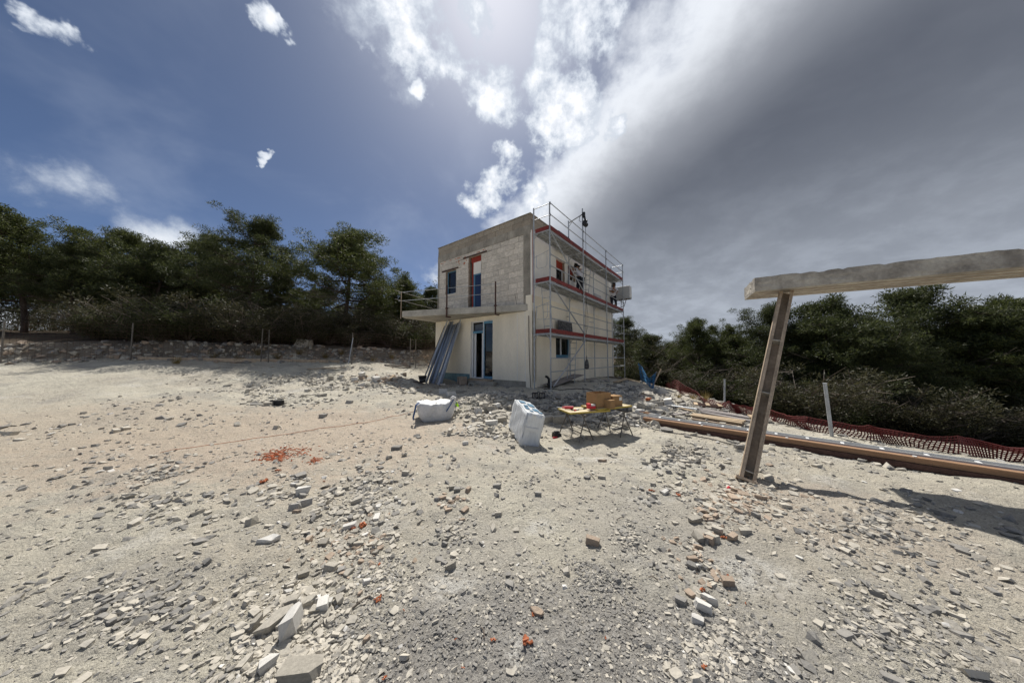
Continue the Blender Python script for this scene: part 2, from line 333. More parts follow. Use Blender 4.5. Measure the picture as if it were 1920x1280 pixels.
def fbm(x, y, f, o=4):
    t = 0; a = 0.5
    for _ in range(o): t = t + a * (vnoise(x * f + 17.3 * _, y * f + 9.1 * _) - 0.5); f *= 2.03; a *= 0.55
    return t
def sstep(a, b, x): t = np.clip((x - a) / (b - a), 0, 1); return t * t * (3 - 2 * t)
BK0 = np.array([-12.0, 13.7]); BK1 = np.array([-4.9, 16.4]); BKd = (BK1 - BK0) / np.linalg.norm(BK1 - BK0); BKn = np.array([-BKd[1], BKd[0]])
def bank_d(x, y): return (x - BK0[0]) * BKn[0] + (y - BK0[1]) * BKn[1]
def ground(x, y):
    x = np.atleast_1d(np.asarray(x, float)); y = np.atleast_1d(np.asarray(y, float))
    out = np.zeros(len(x))
    for i in range(0, len(x), 20000):
        q = np.stack([x[i:i + 20000], y[i:i + 20000]], 1); out[i:i + 20000] = _phi(q, CP[:, :2]) @ _W[:_n] + _W[_n]
    r = np.hypot(x, y); far = np.clip(r / 6, 0.35, 1.5)
    out += fbm(x, y, 0.55, 3) * 0.16 * far + fbm(x, y, 2.6, 3) * 0.085 + fbm(x, y, 9, 4) * 0.036
    rough = np.exp(-(((x - 2.6) / 2.2) ** 2 + ((y - 8.3) / 1.6) ** 2)) + np.exp(-(((x + 0.3) / 1.3) ** 2 + ((y - 7.6) / 1.2) ** 2)) * 0.7
    rough = rough + .8 * np.exp(-(((x + 5.5) / 4.5) ** 2 + ((y - 12.2) / 1.6) ** 2)) + .6 * np.exp(-(((x - 6.6) / 2.2) ** 2 + ((y - 9.8) / 2.2) ** 2))
    out += rough * fbm(x, y, 3.4, 4) * 0.30
    out += .24 * np.exp(-(((x + .55) / .75) ** 2 + ((y - 8.15) / .55) ** 2)) + .16 * np.exp(-(((x - 2.5) / 1.3) ** 2 + ((y - 8.7) / .55) ** 2)) + .16 * np.exp(-(((x + 4.6) / .8) ** 2 + ((y - 12.0) / .6) ** 2)) + .2 * np.exp(-(((x - 5.0) / .9) ** 2 + ((y - 10.4) / .7) ** 2))
    d = bank_d(x, y) + fbm(x, y, 0.9, 4) * 1.6
    out += 0.66 * sstep(-.2, 1.0, d) * sstep(-2.0, -4.6, x)
    return out
def gz1(x, y): return float(ground([x], [y])[0])
def ray(px, py):
    x = (px - 960) / FPX; y = (640 - py) / FPX
    return Vector((x, math.cos(PITCH) - y * math.sin(PITCH), math.sin(PITCH) + y * math.cos(PITCH)))
def on_ground(px, py):
    """where a sight line of the survey photograph meets the terrain"""
    d = ray(px, py); t = np.geomspace(1.0, 60, 500); xs = t * d.x; ys = t * d.y; g = ground(xs, ys); zs = EYE + t * d.z
    k = np.argmax(zs <= g)
    if zs[k] > g[k]: k = len(t) - 1
    return Vector((xs[k], ys[k], g[k]))
def at_depth(px, py, Y):
    d = ray(px, py); return Vector((d.x * Y / d.y, Y, EYE + d.z * Y / d.y))
def at_height(px, py, z):
    d = ray(px, py); t = (z - EYE) / d.z; return Vector((d.x * t, d.y * t, z))

ang = np.unique(np.concatenate([np.linspace(-78, 78, 460), np.linspace(78, 282, 60)]))[:-1]
ang = np.radians(ang); na = len(ang)
rad = np.concatenate([[0.25], np.geomspace(0.5, 30, 300), np.geomspace(32, 900, 34)]); nr = len(rad)
AA, RR = np.meshgrid(ang, rad); gx = (RR * np.sin(AA)).ravel(); gy = (RR * np.cos(AA)).ravel(); gzv = ground(gx, gy)
idx = np.arange(nr * na).reshape(nr, na); nx = np.roll(idx, -1, 1)
fq = np.stack([idx[:-1].ravel(), nx[:-1].ravel(), nx[1:].ravel(), idx[1:].ravel()], 1)[:, ::-1]
gverts = np.stack([gx, gy, gzv], 1)
gverts = np.vstack([gverts, [[0, 0, gz1(0, 0)]]]); cidx = len(gverts) - 1

def ground_material():
    m = bpy.data.materials.new('dusty_site_ground'); m.use_nodes = True; t = m.node_tree; b = t.nodes['Principled BSDF']; L = t.links.new
    def N(ty, **k):
        n = t.nodes.new(ty)
        for a, q in k.items(): setattr(n, a, q)
        return n
    pos = N('ShaderNodeNewGeometry').outputs['Position']
    def noise(sc, det=5, ro=0.6):
        n = N('ShaderNodeTexNoise'); L(pos, n.inputs['Vector']); n.inputs['Scale'].default_value = sc; n.inputs['Detail'].default_value = det; n.inputs['Roughness'].default_value = ro; return n.outputs['Fac']
    def mr(v, a, b_, lo=0.0, hi=1.0):
        n = N('ShaderNodeMapRange', interpolation_type='SMOOTHSTEP'); L(v, n.inputs[0])
        for i, q in enumerate((a, b_, lo, hi)): n.inputs[i + 1].default_value = q
        return n.outputs[0]
    def ma(op, a, b_):
        n = N('ShaderNodeMath', operation=op)
        for i, q in enumerate((a, b_)):
            if isinstance(q, (int, float)): n.inputs[i].default_value = q
            else: L(q, n.inputs[i])
        return n.outputs[0]
    def mix(f, a, b_):
        n = N('ShaderNodeMix', data_type='RGBA')
        if isinstance(f, (int, float)): n.inputs[0].default_value = f
        else: L(f, n.inputs[0])
        for i, q in ((6, a), (7, b_)):
            if isinstance(q, tuple): n.inputs[i].default_value = (*q, 1)
            else: L(q, n.inputs[i])
        return n.outputs[2]
    n_l = noise(0.55, 5); n_m = noise(2.3, 6); n_s = noise(11, 6, 0.65); n_f = noise(60, 5, 0.7); n_ff = noise(190, 3, 0.7)
    def ell(cx, cy, rx, ry, edge=0.8):
        s = N('ShaderNodeVectorMath', operation='SUBTRACT'); L(pos, s.inputs[0]); s.inputs[1].default_value = (cx, cy, 0)
        q = N('ShaderNodeVectorMath', operation='MULTIPLY'); L(s.outputs[0], q.inputs[0]); q.inputs[1].default_value = (1 / rx, 1 / ry, 0)
        ln = N('ShaderNodeVectorMath', operation='LENGTH'); L(q.outputs[0], ln.inputs[0])
        d = ma('ADD', ln.outputs['Value'], ma('MULTIPLY', ma('SUBTRACT', n_m, 0.5), 1.3)); d = ma('ADD', d, ma('MULTIPLY', ma('SUBTRACT', n_s, 0.5), 0.9))
        return mr(d, 1.0 + edge * 0.5, 1.0 - edge * 0.5)
    base = mix(mr(n_l, 0.35, 0.65), (0.475, 0.43, 0.35), (0.555, 0.52, 0.425))
    base = mix(ma('MULTIPLY', mr(n_m, 0.42, 0.68), 0.60), base, (0.37, 0.345, 0.295))
    base = mix(ma('MULTIPLY', mr(noise(0.9, 6, 0.7), 0.50, 0.60), 0.65), base, (0.35, 0.33, 0.29))
    base = mix(ma('MULTIPLY', mr(noise(1.35, 7, 0.7), 0.55, 0.66), 0.55), base, (0.62, 0.595, 0.54))
    base = mix(ma('MULTIPLY', ell(-4.6, 5.6, 3.6, 2.2), 0.75), base, (0.47, 0.375, 0.29))       # pinkish driven earth
    base = mix(ma('MULTIPLY', ell(-9.0, 6.0, 3.6, 2.2), 0.65), base, (0.45, 0.375, 0.29))
    base = mix(ma('MULTIPLY', ell(3.4, 3.0, 1.0, 0.9), 0.5), base, (0.42, 0.345, 0.28))
    base = mix(ma('MULTIPLY', ell(0.35, 1.35, 1.5, 0.72), 0.85), base, (0.27, 0.258, 0.245))   # grey gravel
    base = mix(ma('MULTIPLY', ell(-0.35, 2.35, 0.5, 0.5), 0.5), base, (0.35, 0.335, 0.305))
    base = mix(ma('MULTIPLY', ell(1.4, 2.6, 0.8, 0.9), 0.5), base, (0.35, 0.335, 0.305))
    base = mix(ma('MULTIPLY', ell(2.4, 8.5, 1.9, 1.3), 0.75), base, (0.36, 0.335, 0.285))        # stony heap by the scaffold
    base = mix(ma('MULTIPLY', ell(-3.6, 12.0, 1.8, 1.0), 0.75), base, (0.30, 0.265, 0.22))     # darker brown ground before the house
    base = mix(ma('MULTIPLY', ell(6.5, 9.5, 2.4, 2.0), 0.55), base, (0.40, 0.38, 0.335))
    for cx, cy, rx, ry, k in ((0.05, 1.62, 0.16, 0.12, 0.8), (-0.42, 2.05, 0.25, 0.2, 0.7), (0.25, 2.75, 0.22, 0.16, 0.6), (1.75, 2.2, 0.5, 0.25, 0.7), (2.3, 4.3, 0.6, 0.2, 0.75), (1.35, 4.55, 0.5, 0.16, 0.8), (1.6, 3.3, 0.35, 0.14, 0.7), (-1.35, 3.1, .4, .2, .5), (1.05, 5.15, .35, .15, .7)):
        base = mix(ma('MULTIPLY', ma('MULTIPLY', ell(cx, cy, rx * .75, ry * .75, 1.0), mr(n_s, 0.40, 0.60)), k), base, (0.70, 0.685, 0.64))      # spilt white dust
    # fine grit
    base = mix(ma('MULTIPLY', mr(n_s, 0.52, 0.72), 0.55), base, (0.235, 0.22, 0.185))
    base = mix(ma('MULTIPLY', mr(n_f, 0.52, 0.64), 0.72), base, (0.20, 0.187, 0.165))
    base = mix(ma('MULTIPLY', mr(n_f, 0.46, 0.34), 0.55), base, (0.66, 0.63, 0.55))
    base = mix(ma('MULTIPLY', mr(n_ff, 0.50, 0.62), 0.45), base, (0.22, 0.205, 0.175))
    # wood floor beyond the bank and beyond the net
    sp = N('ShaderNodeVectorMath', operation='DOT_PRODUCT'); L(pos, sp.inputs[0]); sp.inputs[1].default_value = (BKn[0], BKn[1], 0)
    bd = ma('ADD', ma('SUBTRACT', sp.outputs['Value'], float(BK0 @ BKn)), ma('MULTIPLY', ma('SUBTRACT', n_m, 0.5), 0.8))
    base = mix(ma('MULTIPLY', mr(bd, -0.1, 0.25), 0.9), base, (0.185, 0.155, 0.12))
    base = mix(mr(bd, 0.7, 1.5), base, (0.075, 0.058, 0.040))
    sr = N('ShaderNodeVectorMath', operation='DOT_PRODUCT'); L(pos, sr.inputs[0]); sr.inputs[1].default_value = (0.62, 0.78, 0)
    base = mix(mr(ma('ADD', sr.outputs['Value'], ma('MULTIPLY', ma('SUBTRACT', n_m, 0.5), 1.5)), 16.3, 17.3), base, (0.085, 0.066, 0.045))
    L(base, b.inputs['Base Color']); b.inputs['Roughness'].default_value = 0.95; b.inputs['Specular IOR Level'].default_value = 0.15
    hgt = ma('ADD', ma('MULTIPLY', n_s, 1.0), ma('ADD', ma('MULTIPLY', n_f, 0.45), ma('MULTIPLY', n_ff, 0.16)))
    bp = N('ShaderNodeBump'); bp.inputs['Strength'].default_value = 1.0; bp.inputs['Distance'].default_value = 0.05; L(hgt, bp.inputs['Height']); L(bp.outputs[0], b.inputs['Normal'])
    return m
M['ground'] = ground_material()
me = bpy.data.meshes.new('ground')
tri = np.stack([idx[0], np.roll(idx[0], -1), np.full(na, cidx)], 1)[:, ::-1]
nl = fq.size + tri.size
me.vertices.add(len(gverts)); me.vertices.foreach_set('co', gverts.astype(np.float32).ravel())
me.loops.add(nl); me.loops.foreach_set('vertex_index', np.concatenate([fq.ravel(), tri.ravel()]).astype(np.int32))
me.polygons.add(len(fq) + len(tri)); me.polygons.foreach_set('loop_start', np.concatenate([np.arange(0, fq.size, 4), fq.size + np.arange(0, tri.size, 3)]).astype(np.int32))
me.update(calc_edges=True); me.polygons.foreach_set('use_smooth', np.ones(len(me.polygons), bool)); me.materials.append(M['ground'])
g_o = obj('ground', me); g_o['kind'] = 'structure'
# ------------------------------------------------------------------ the house under construction
UNIT = {}
def unit_block(k):
    """bevelled unit cube, one mesh per finish, shared by every block"""
    if k not in UNIT:
        bm = bmesh.new(); bmesh.ops.create_cube(bm, size=1.0); me = bpy.data.meshes.new('block_piece')
        bm.to_mesh(me); bm.free(); me.materials.append(M[k]); UNIT[k] = me
    return UNIT[k]
def piece(name, mat, parent, lo, hi, tilt=0.0):
    c = [(a + b) / 2 for a, b in zip(lo, hi)]; d = [abs(b - a) for a, b in zip(lo, hi)]
    o = obj(name, unit_block(mat), parent, c, (rnd.uniform(-tilt, tilt), rnd.uniform(-tilt, tilt), 0) if tilt else None, d); return o
def grid_wall(mb, axis, fixed, rng_a, rng_z, holes):
    """solid wall slab between fixed[0]..fixed[1], spanning rng_a x rng_z with rectangular holes (a0,a1,z0,z1)"""
    As = sorted({rng_a[0], rng_a[1], *[q for h in holes for q in h[:2] if rng_a[0] < q < rng_a[1]]})
    Zs = sorted({rng_z[0], rng_z[1], *[q for h in holes for q in h[2:] if rng_z[0] < q < rng_z[1]]})
    for z0, z1 in zip(Zs, Zs[1:]):
        run = None
        for a0, a1 in list(zip(As, As[1:])) + [(None, None)]:
            hole = a0 is None or any(h[0] < (a0 + a1) / 2 < h[1] and h[2] < (z0 + z1) / 2 < h[3] for h in holes)
            if not hole: run = (run[0], a1) if run else (a0, a1)
            if hole and run:
                if axis == 'front': mb.box((fixed[0], run[0], z0), (fixed[1], run[1], z1))
                else: mb.box((run[0], fixed[0], z0), (run[1], fixed[1], z1))
                run = None
    return mb
house = thing('house', 'two storey flat roofed house shell of pale blocks and cream render', 'house', HC, HROT)
W_, LEN = 6.06, 9.75
win_f = (4.57, 5.40, 4.86, 6.08); door_f = (2.79, 3.66, 3.75, 6.46); door_l = (2.0, 3.42, 0.60, 3.28)
win_r = (1.87, 3.36, 1.56, 2.78); win_u1 = (1.95, 2.83, 4.85, 6.17); win_u2 = (3.13, 4.01, 4.85, 6.17)
# lower storey, front
o = grid_wall(MB(), 'front', (-0.05, 0.26), (-0.10, W_ + 0.06), (0.62, 3.46), [door_l]).build('front_wall', 'render_cream', house)
o['label'] = 'cream rendered ground floor front wall'
for v in (0.22, 0.62, 5.72):
    MB().box((-0.056, v, 0.64), (-0.05, v + 0.03, 3.44)).build('corner_bead', 'render_white', o)
MB().box((-0.020, -0.06, -0.3), (0.26, W_ + 0.02, 0.62)).build('plinth', 'concrete', house)
MB().box((-0.058, 3.46, 0.40), (-0.05, 6.0, 0.80)).build('membrane_strip', 'teal', o)
MB().box((-0.30, 1.75, 0.20), (-0.05, 3.55, 0.52)).build('door_step', 'concrete', house, bevel=0.012)
MB().box((-0.20, 1.98, 0.52), (0.05, 3.44, 0.60)).build('door_sill', 'dusty_steel', house)
# lower storey, right
grid_wall(MB(), 'right', (-0.10, 0.20), (-0.0495, LEN), (0.05, 4.1), [win_r]).build('side_wall', 'render_cream', house)['label'] = 'cream rendered lower side wall'
grid_wall(MB(), 'right', (-0.102, 0.20), (0.002, LEN), (4.1, 6.78), [win_u1, win_u2]).build('upper_side_wall', 'render_white', house)['label'] = 'white base coated upper side wall'
MB().box((-0.004, -0.106, 3.78), (0.06, -0.1025, 6.78)).build('corner_bead', 'red_tape', house)
# back and far side, floors and roof
b = MB(); b.box((LEN - 0.25, 0.2, 0), (LEN, W_, 7.0)); b.box((0.26, W_ - 0.25, 0), (LEN - 0.25, W_, 7.0)); b.build('rear_wall', 'block', house)
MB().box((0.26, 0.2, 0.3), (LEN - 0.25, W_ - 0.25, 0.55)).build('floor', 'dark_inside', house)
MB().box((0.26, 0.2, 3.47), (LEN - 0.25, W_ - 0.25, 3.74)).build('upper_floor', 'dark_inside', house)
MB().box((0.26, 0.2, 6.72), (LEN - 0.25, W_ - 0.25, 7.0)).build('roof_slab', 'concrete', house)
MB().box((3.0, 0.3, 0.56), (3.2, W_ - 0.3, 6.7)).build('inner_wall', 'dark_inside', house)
# upper storey, front: mortar core with every pale block proud of it
FW = grid_wall(MB(), 'front', (0.014, 0.26), (0.34, 5.94), (3.75, 6.69), [win_f, door_f]).build('block_wall', 'mortar', house)
FW['label'] = 'raw pale block wall of the upper front'
BH = 0.245; L0 = 0.50
def block_course(z0, z1, a0, a1, holes, off, fn, length=L0):
    cuts = [a0]; q = a0 - (length - off)
    while q < a1:
        if a0 + 0.06 < q < a1 - 0.06: cuts.append(q)
        q += length * rnd.choice((1, 1, 1, 1, 0.62))
    cuts.append(a1)
    for c0, c1 in zip(cuts, cuts[1:]):
        segs = [(c0, c1, z0, z1)]
        for h in holes:
            nxt = []
            for s0, s1, y0, y1 in segs:
                if h[1] <= s0 or h[0] >= s1 or h[3] <= y0 or h[2] >= y1: nxt.append((s0, s1, y0, y1)); continue
                if h[2] > y0: nxt.append((s0, s1, y0, h[2]))
                if h[3] < y1: nxt.append((s0, s1, h[3], y1))
                yy0, yy1 = max(y0, h[2]), min(y1, h[3])
                if h[0] > s0: nxt.append((s0, h[0], yy0, yy1))
                if h[1] < s1: nxt.append((h[1], s1, yy0, yy1))
            segs = nxt
        for s in segs:
            if s[1] - s[0] > 0.05 and s[3] - s[2] > 0.03: fn(*s)
def pale(a0, a1, z0, z1):
    g = 0.0035 + rnd.random() * 0.004; p = rnd.uniform(-0.004, 0.004)
    piece('block', 'block', FW, (p, a0 + g, z0 + g), (0.06, a1 - g, z1 - g), 0.003)
slots = [(4.45, 5.66, 6.10, 6.17), (2.45, 4.05, 6.475, 6.535)]
for k in range(12):
    z0 = 3.752 + k * BH; block_course(z0, z0 + BH - 0.001, 0.345, 5.935, [win_f, door_f] + slots, (k % 2) * 0.25 + rnd.uniform(-.06, .06), pale)
MB().box((-0.012, 0.0, 3.75), (0.26, 0.33, 6.69)).build('corner_column', 'concrete', house)
MB().box((-0.010, 5.95, 3.75), (0.26, W_, 6.69)).build('corner_column', 'concrete', house)
# ring beam and parapet
b = MB(); b.box((-0.014, -0.02, 6.69), (0.26, W_ + 0.004, 7.03)); b.box((0.26, -0.02, 6.78), (LEN, 0.2, 7.03)); RB = b.build('ring_beam', 'concrete', house)
for v in (1.2, 2.45, 3.7, 4.9):
    MB().box((-0.017, v, 6.70), (-0.014, v + 0.012, 7.02)).build('shutter_joint', 'mortar', RB)
b = MB(); b.box((0.012, 0.012, 7.03), (0.19, W_ - 0.02, 7.49)); b.box((0.19, 0.012, 7.03), (LEN, 0.19, 7.49)); b.box((0.19, W_ - 0.2, 7.0), (LEN, W_ - 0.02, 7.49))
PP = b.build('parapet', 'mortar', house)
def conf(a0, a1, z0, z1): piece('concrete_block', 'concrete_block', PP, (rnd.uniform(-.004, .004), a0 + .005, z0 + .005), (0.06, a1 - .005, z1 - .005), 0.003)
def conr(a0, a1, z0, z1): piece('concrete_block', 'concrete_block', PP, (a0 + .005, rnd.uniform(-.004, .004), z0 + .005), (a1 - .005, 0.06, z1 - .005), 0.003)
for k in range(2):
    z0 = 7.032 + k * 0.228
    block_course(z0, z0 + 0.228, 0.0, W_, [], k * 0.25 + 0.1, conf, 0.5)
    block_course(z0, z0 + 0.228, 0.062, LEN, [], k * 0.25 + 0.2, conr, 0.5)
b = MB(); b.box((-0.03, -0.03, 7.49), (0.22, W_ + 0.02, 7.525)); b.box((0.22, -0.03, 7.49), (LEN, 0.22, 7.525)); b.build('coping', 'concrete', house)
# angle iron lintels and chases
for (a0, a1, z) in ((4.40, 5.72, 6.105), (2.43, 4.05, 6.48)):
    MB().box((-0.025, a0, z), (0.02, a1, z + 0.045)).build('lintel_angle', 'rust', FW)
for k in range(26):
    a = rnd.uniform(3.75, 4.75) if k < 12 else rnd.uniform(2.5, 5.8); z = (6.62 if a > 3.4 else 6.60) - rnd.random() * (0.45 if k < 12 else 0.07); w = rnd.uniform(.03, .11); h = rnd.uniform(.015, .06)
    if door_f[0] < a < door_f[1] and z < 6.5: continue
    MB().box((-0.006 - rnd.random() * 0.006, a, z), (0.02, a + w, z + h)).build('clay_patch', 'clay', FW)
for z0 in (4.3, 4.55, 5.1, 5.5): MB().box((-0.007, 3.70, z0), (0.01, 3.70 + rnd.uniform(.15, .35), z0 + .02)).build('mortar_smear', 'render_white', FW)
# upper front window
w = MB(); a0, a1, z0, z1 = win_f; t = 0.055
for lo, hi in (((0.13, a0, z0), (0.19, a0 + t, z1)), ((0.13, a1 - t, z0), (0.19, a1, z1)), ((0.13, a0 + t, z0), (0.19, a1 - t, z0 + t)), ((0.13, a0 + t, z1 - t), (0.19, a1 - t, z1))): w.box(lo, hi)
wo_ = w.build('window', 'blue_film', house); MB().box((0.155, a0 + t, z0 + t), (0.165, a1 - t, z1 - t)).build('pane', 'glass', wo_)
def reveal(h, fr):
    a0, a1, z0, z1 = h; b = MB()
    b.box((fr[0], a1 - 0.012, z0), (fr[1], a1 - 0.001, z1)); b.box((fr[0], a0 + 0.001, z0), (fr[1], a0 + 0.012, z1)); b.box((fr[0], a0 + .012, z1 - 0.012), (fr[1], a1 - .012, z1 - 0.001)); return b
reveal(win_f, (0.002, 0.13)).build('reveal', 'stone_brown', wo_)
# upper front door: red sealed jamb, white panel above, blue glass below
a0, a1, z0, z1 = door_f
d = MB(); d.box((0.12, a0, z0), (0.18, a0 + .06, 5.60)); d.box((0.12, a1 - .34, z0), (0.18, a1 - .24, 5.60)); d.box((0.12, a0 + .06, 5.54), (0.18, a1 - .34, 5.60)); DF = d.build('upper_door', 'blue_film', house)
MB().box((0.14, a0 + .06, z0), (0.15, a1 - .34, 5.54)).build('pane', 'glass_blue', DF)
MB().box((0.11, a1 - .24, z0), (0.20, a1 - .14, z1 - .28)).build('jamb', 'red_tape', DF)
MB().box((0.10, a0, z1 - .28), (0.20, a1 - .10, z1 - .02)).build('lintel_panel', 'red_tape', DF)
MB().box((0.115, a0, 5.602), (0.175, a1 - .24, z1 - .281)).build('shutter_panel', 'render_white', DF)
reveal(door_f, (0.002, 0.11)).build('reveal', 'stone_brown', DF)
# ground floor sliding door
a0, a1, z0, z1 = door_l; mid = 2.62
d = MB(); t = .05
d.box((0.06, a1 - t, z0), (0.14, a1, z1)); d.box((0.06, a0, z1 - t), (0.14, a1 - t, z1)); d.box((0.06, mid, z0), (0.14, mid + .09, z1 - t)); d.box((0.06, a0, z0), (0.14, a0 + t, z1 - t)); d.box((0.06, mid + .09, z0), (0.14, a1 - t, z0 + t))
DL = d.build('sliding_door', 'white_frame', house)
MB().box((0.07, mid + .10, z0 + t), (0.13, mid + .16, 2.7)).build('leaf_stile', 'white_frame', DL)
MB().box((0.07, a1 - t - .17, z0 + t), (0.13, a1 - t - .10, 2.7)).build('leaf_stile', 'white_frame', DL)
MB().box((0.055, mid + .09, 2.72), (0.13, a1 - t, 2.82)).build('transom', 'blue_film', DL)
b = MB(); b.box((0.045, a0 + .02, z0 + .02), (0.06, a0 + .09, z1 - .04)); b.box((0.045, mid - .02, z0 + .02), (0.06, mid + .03, z1 - .04)); b.box((0.045, a0 + .09, z1 - .15), (0.06, mid - .02, z1 - .04)); b.box((0.045, a0 + .09, z0 + .02), (0.06, mid - .02, z0 + .13)); b.build('protective_film', 'blue_film', DL)
MB().box((0.095, a0 + t, z0 + .02), (0.105, mid, z1 - t)).build('pane', 'glass', DL)
MB().box((0.095, mid + .09, 2.82), (0.105, a1 - t, z1 - t)).build('pane', 'glass', DL)
reveal(door_l, (-0.045, 0.06)).build('reveal', 'render_white', DL)
# side windows
s0, s1, z0, z1 = win_r; t = .05; ms = (s0 + s1) / 2 - 0.1
d = MB()
for lo, hi in (((s0, 0.02, z0), (s0 + t, 0.08, z1)), ((s1 - t, .02, z0), (s1, .08, z1)), ((s0 + t, .02, z0), (s1 - t, .08, z0 + t)), ((s0 + t, .02, z1 - t), (s1 - t, .08, z1)), ((ms, .02, z0 + t), (ms + .10, .08, z1 - t))): d.box(lo, hi)
WR = d.build('side_window', 'white_frame', house)
b = MB(); b.box((s0, -.004, z0), (s1, .02, z0 + .14)); b.box((s1 - .10, -.004, z0 + .14), (s1, .02, z1)); b.build('protective_film', 'blue_film', WR)
MB().box((s0 + t, .045, z0 + t), (ms, .055, z1 - t)).build('pane', 'glass', WR); MB().box((ms + .1, .045, z0 + t), (s1 - t, .055, z1 - t)).build('pane', 'glass', WR)
for h in (win_u1, win_u2):
    s0, s1, z0, z1 = h; d = MB()
    d.box((s0, 0.04, z0), (s0 + .06, .10, z1 - .36)); d.box((s1 - .06, .04, z0), (s1, .10, z1 - .36)); d.box((s0 + .06, .04, z1 - .42), (s1 - .06, .10, z1 - .36))
    wu = d.build('upper_side_window', 'white_frame', house)
    MB().box((s0 + .06, .065, z0), (s1 - .06, .075, z1 - .42)).build('pane', 'glass', wu)
    MB().box((s0, .03, z1 - .359), (s1, .12, z1)).build('shutter_box', 'red_tape', wu)
    MB().box((s1 - .012, -.08, z0), (s1 - .001, .03, z1)).build('jamb', 'stone_brown', wu)
# wedge shaped balcony slab
L1 = (-2.20, 5.80)
b = MB(); b.prism([(-0.052, 0.10), (L1[0], L1[1]), (-1.9, 6.10), (-0.052, 6.20)], 3.47, 3.75); SL = b.build('balcony_slab', 'concrete_light', house, bevel=0.012)
SL['label'] = 'wedge shaped cantilevered concrete balcony slab'
# timber boards of the formwork are printed as ridges under the slab
for k in range(1, 9):
    v = 0.9 + k * 0.56; s = L1[0] * (v - 0.1) / 5.7
    MB().box((s + .05, v, 3.462), (-0.06, v + 0.03, 3.4695)).build('board_ridge', 'stone_brown', SL)
# temporary guard rail on the balcony
rail = thing('balcony_guard_rail', 'temporary rail of rusty clamp posts and thin tubes on the balcony slab', 'guard rail', H(-1.2, 3.5, 3.75), HROT)
ro = (-1.2, 3.5, 3.75)
def edge_s(v): return L1[0] * (v - 0.1) / 5.7
for v in (1.40, 3.55):
    s = edge_s(v) - 0.05; b = MB(); b.box((s - .028, v - .022, 3.36), (s + .022, v + .022, 4.78)); b.box((s - .028, v - .03, 3.36), (s + .22, v + .03, 3.40)); b.box((s - .05, v - .04, 3.72), (s + .14, v + .04, 3.78)); b.build('clamp_post', 'rust', rail, off=ro)
b = MB(); b.box((L1[0] - .05, L1[1] + .02, 3.40), (L1[0] - .025, L1[1] + .045, 4.66)); b.build('corner_post', 'dusty_steel', rail, off=ro)
for z in (4.66, 4.25):
    MB().tube((edge_s(1.1) - .09, 1.2, z + .02), (L1[0] - .05, L1[1] + .25, z), .012, 6).build('rail', 'galv', rail, off=ro)
    MB().tube((L1[0] - .35, L1[1] + .05, z + .03), (0.6, 6.62, z - .02), .011, 6).build('rail', 'dark_tube', rail, off=ro)
# starter bar, downpipe
MB().tube((-0.10, 0.62, 3.75), (-0.16, 0.68, 4.22), .008, 5).build('starter_bar', 'rust', house)
b = MB(); b.path([(-.10, .03, 3.25), (-.10, .02, 2.2), (-.12, -.03, 1.1), (-.13, -.08, 0.4)], .014, 6); b.build('hanging_cable', 'rust', house)
pz = gz1(*H(.9, -.35, 0)[:2])
wp = thing('stub_pipe', 'black stub pipe standing in the ground by the side wall', 'pipe', H(.55, -.5, pz), HROT)
b = MB(); b.tube((0, 0, -.1), (0, 0, .22), .055, 10); b.path([(0, 0, .2), (0, 0, .34), (-.05, .04, .42), (-.12, .08, .44)], .05, 8); b.build('elbow_pipe', 'black', wp, smooth=True)
MB().tube((0, 0, .1), (0, 0, .16), .075, 10).build('collar', 'black', wp)

# ------------------------------------------------------------------ scaffold along the side wall
sc_o = (4.45, -0.65, 0.3)
scaf = thing('scaffold', 'galvanised frame scaffold with red toe boards along the white side wall', 'scaffold', H(*sc_o), HROT)
POST = [-0.15, 2.92, 5.99, 9.06]; VO, VI = -1.0, -0.27; LV = [2.50, 4.50, 6.50]
def part(mb, name, mat, parent=scaf, **k): return mb.build(name, mat, parent, off=sc_o, **k)
def gl(s, v): return gz1(*H(s, v, 0)[:2])
for i, s in enumerate(POST):
    top_o = 8.62 if i == 1 else 7.55; top_i = 8.25 if i == 1 else (7.55 if i in (0, 3) else 6.6)
    for v, top in ((VO, top_o), (VI, top_i)):
        g = gl(s, v); sh = s - (0.02 if v == VO else 0)
        st = part(MB().tube((s, v, g + .10), (s, v, top), .028, 10), 'standard', 'galv', smooth=False)
        part(MB().tube((s, v, g - .02), (s, v, g + .30), .018, 8), 'base_jack', 'galv', st)
        bp_ = MB(); bp_.box((s - .075, v - .075, g - .01), (s + .075, v + .075, g + .006)); part(bp_, 'base_plate', 'galv', st)
        for z in LV: part(MB().tube((s, v, z - .10), (s, v, z + .02), .031, 8), 'spigot_collar', 'galv', st)
    for z in LV:
        part(MB().tube((s, VO, z - .03), (s, VI, z - .03), .024, 8), 'transom', 'galv')
        for v, dv in ((VO, .17), (VI, -.17)): part(MB().tube((s, v, z - .26), (s, v + dv, z - .05), .014, 6), 'gusset', 'galv')
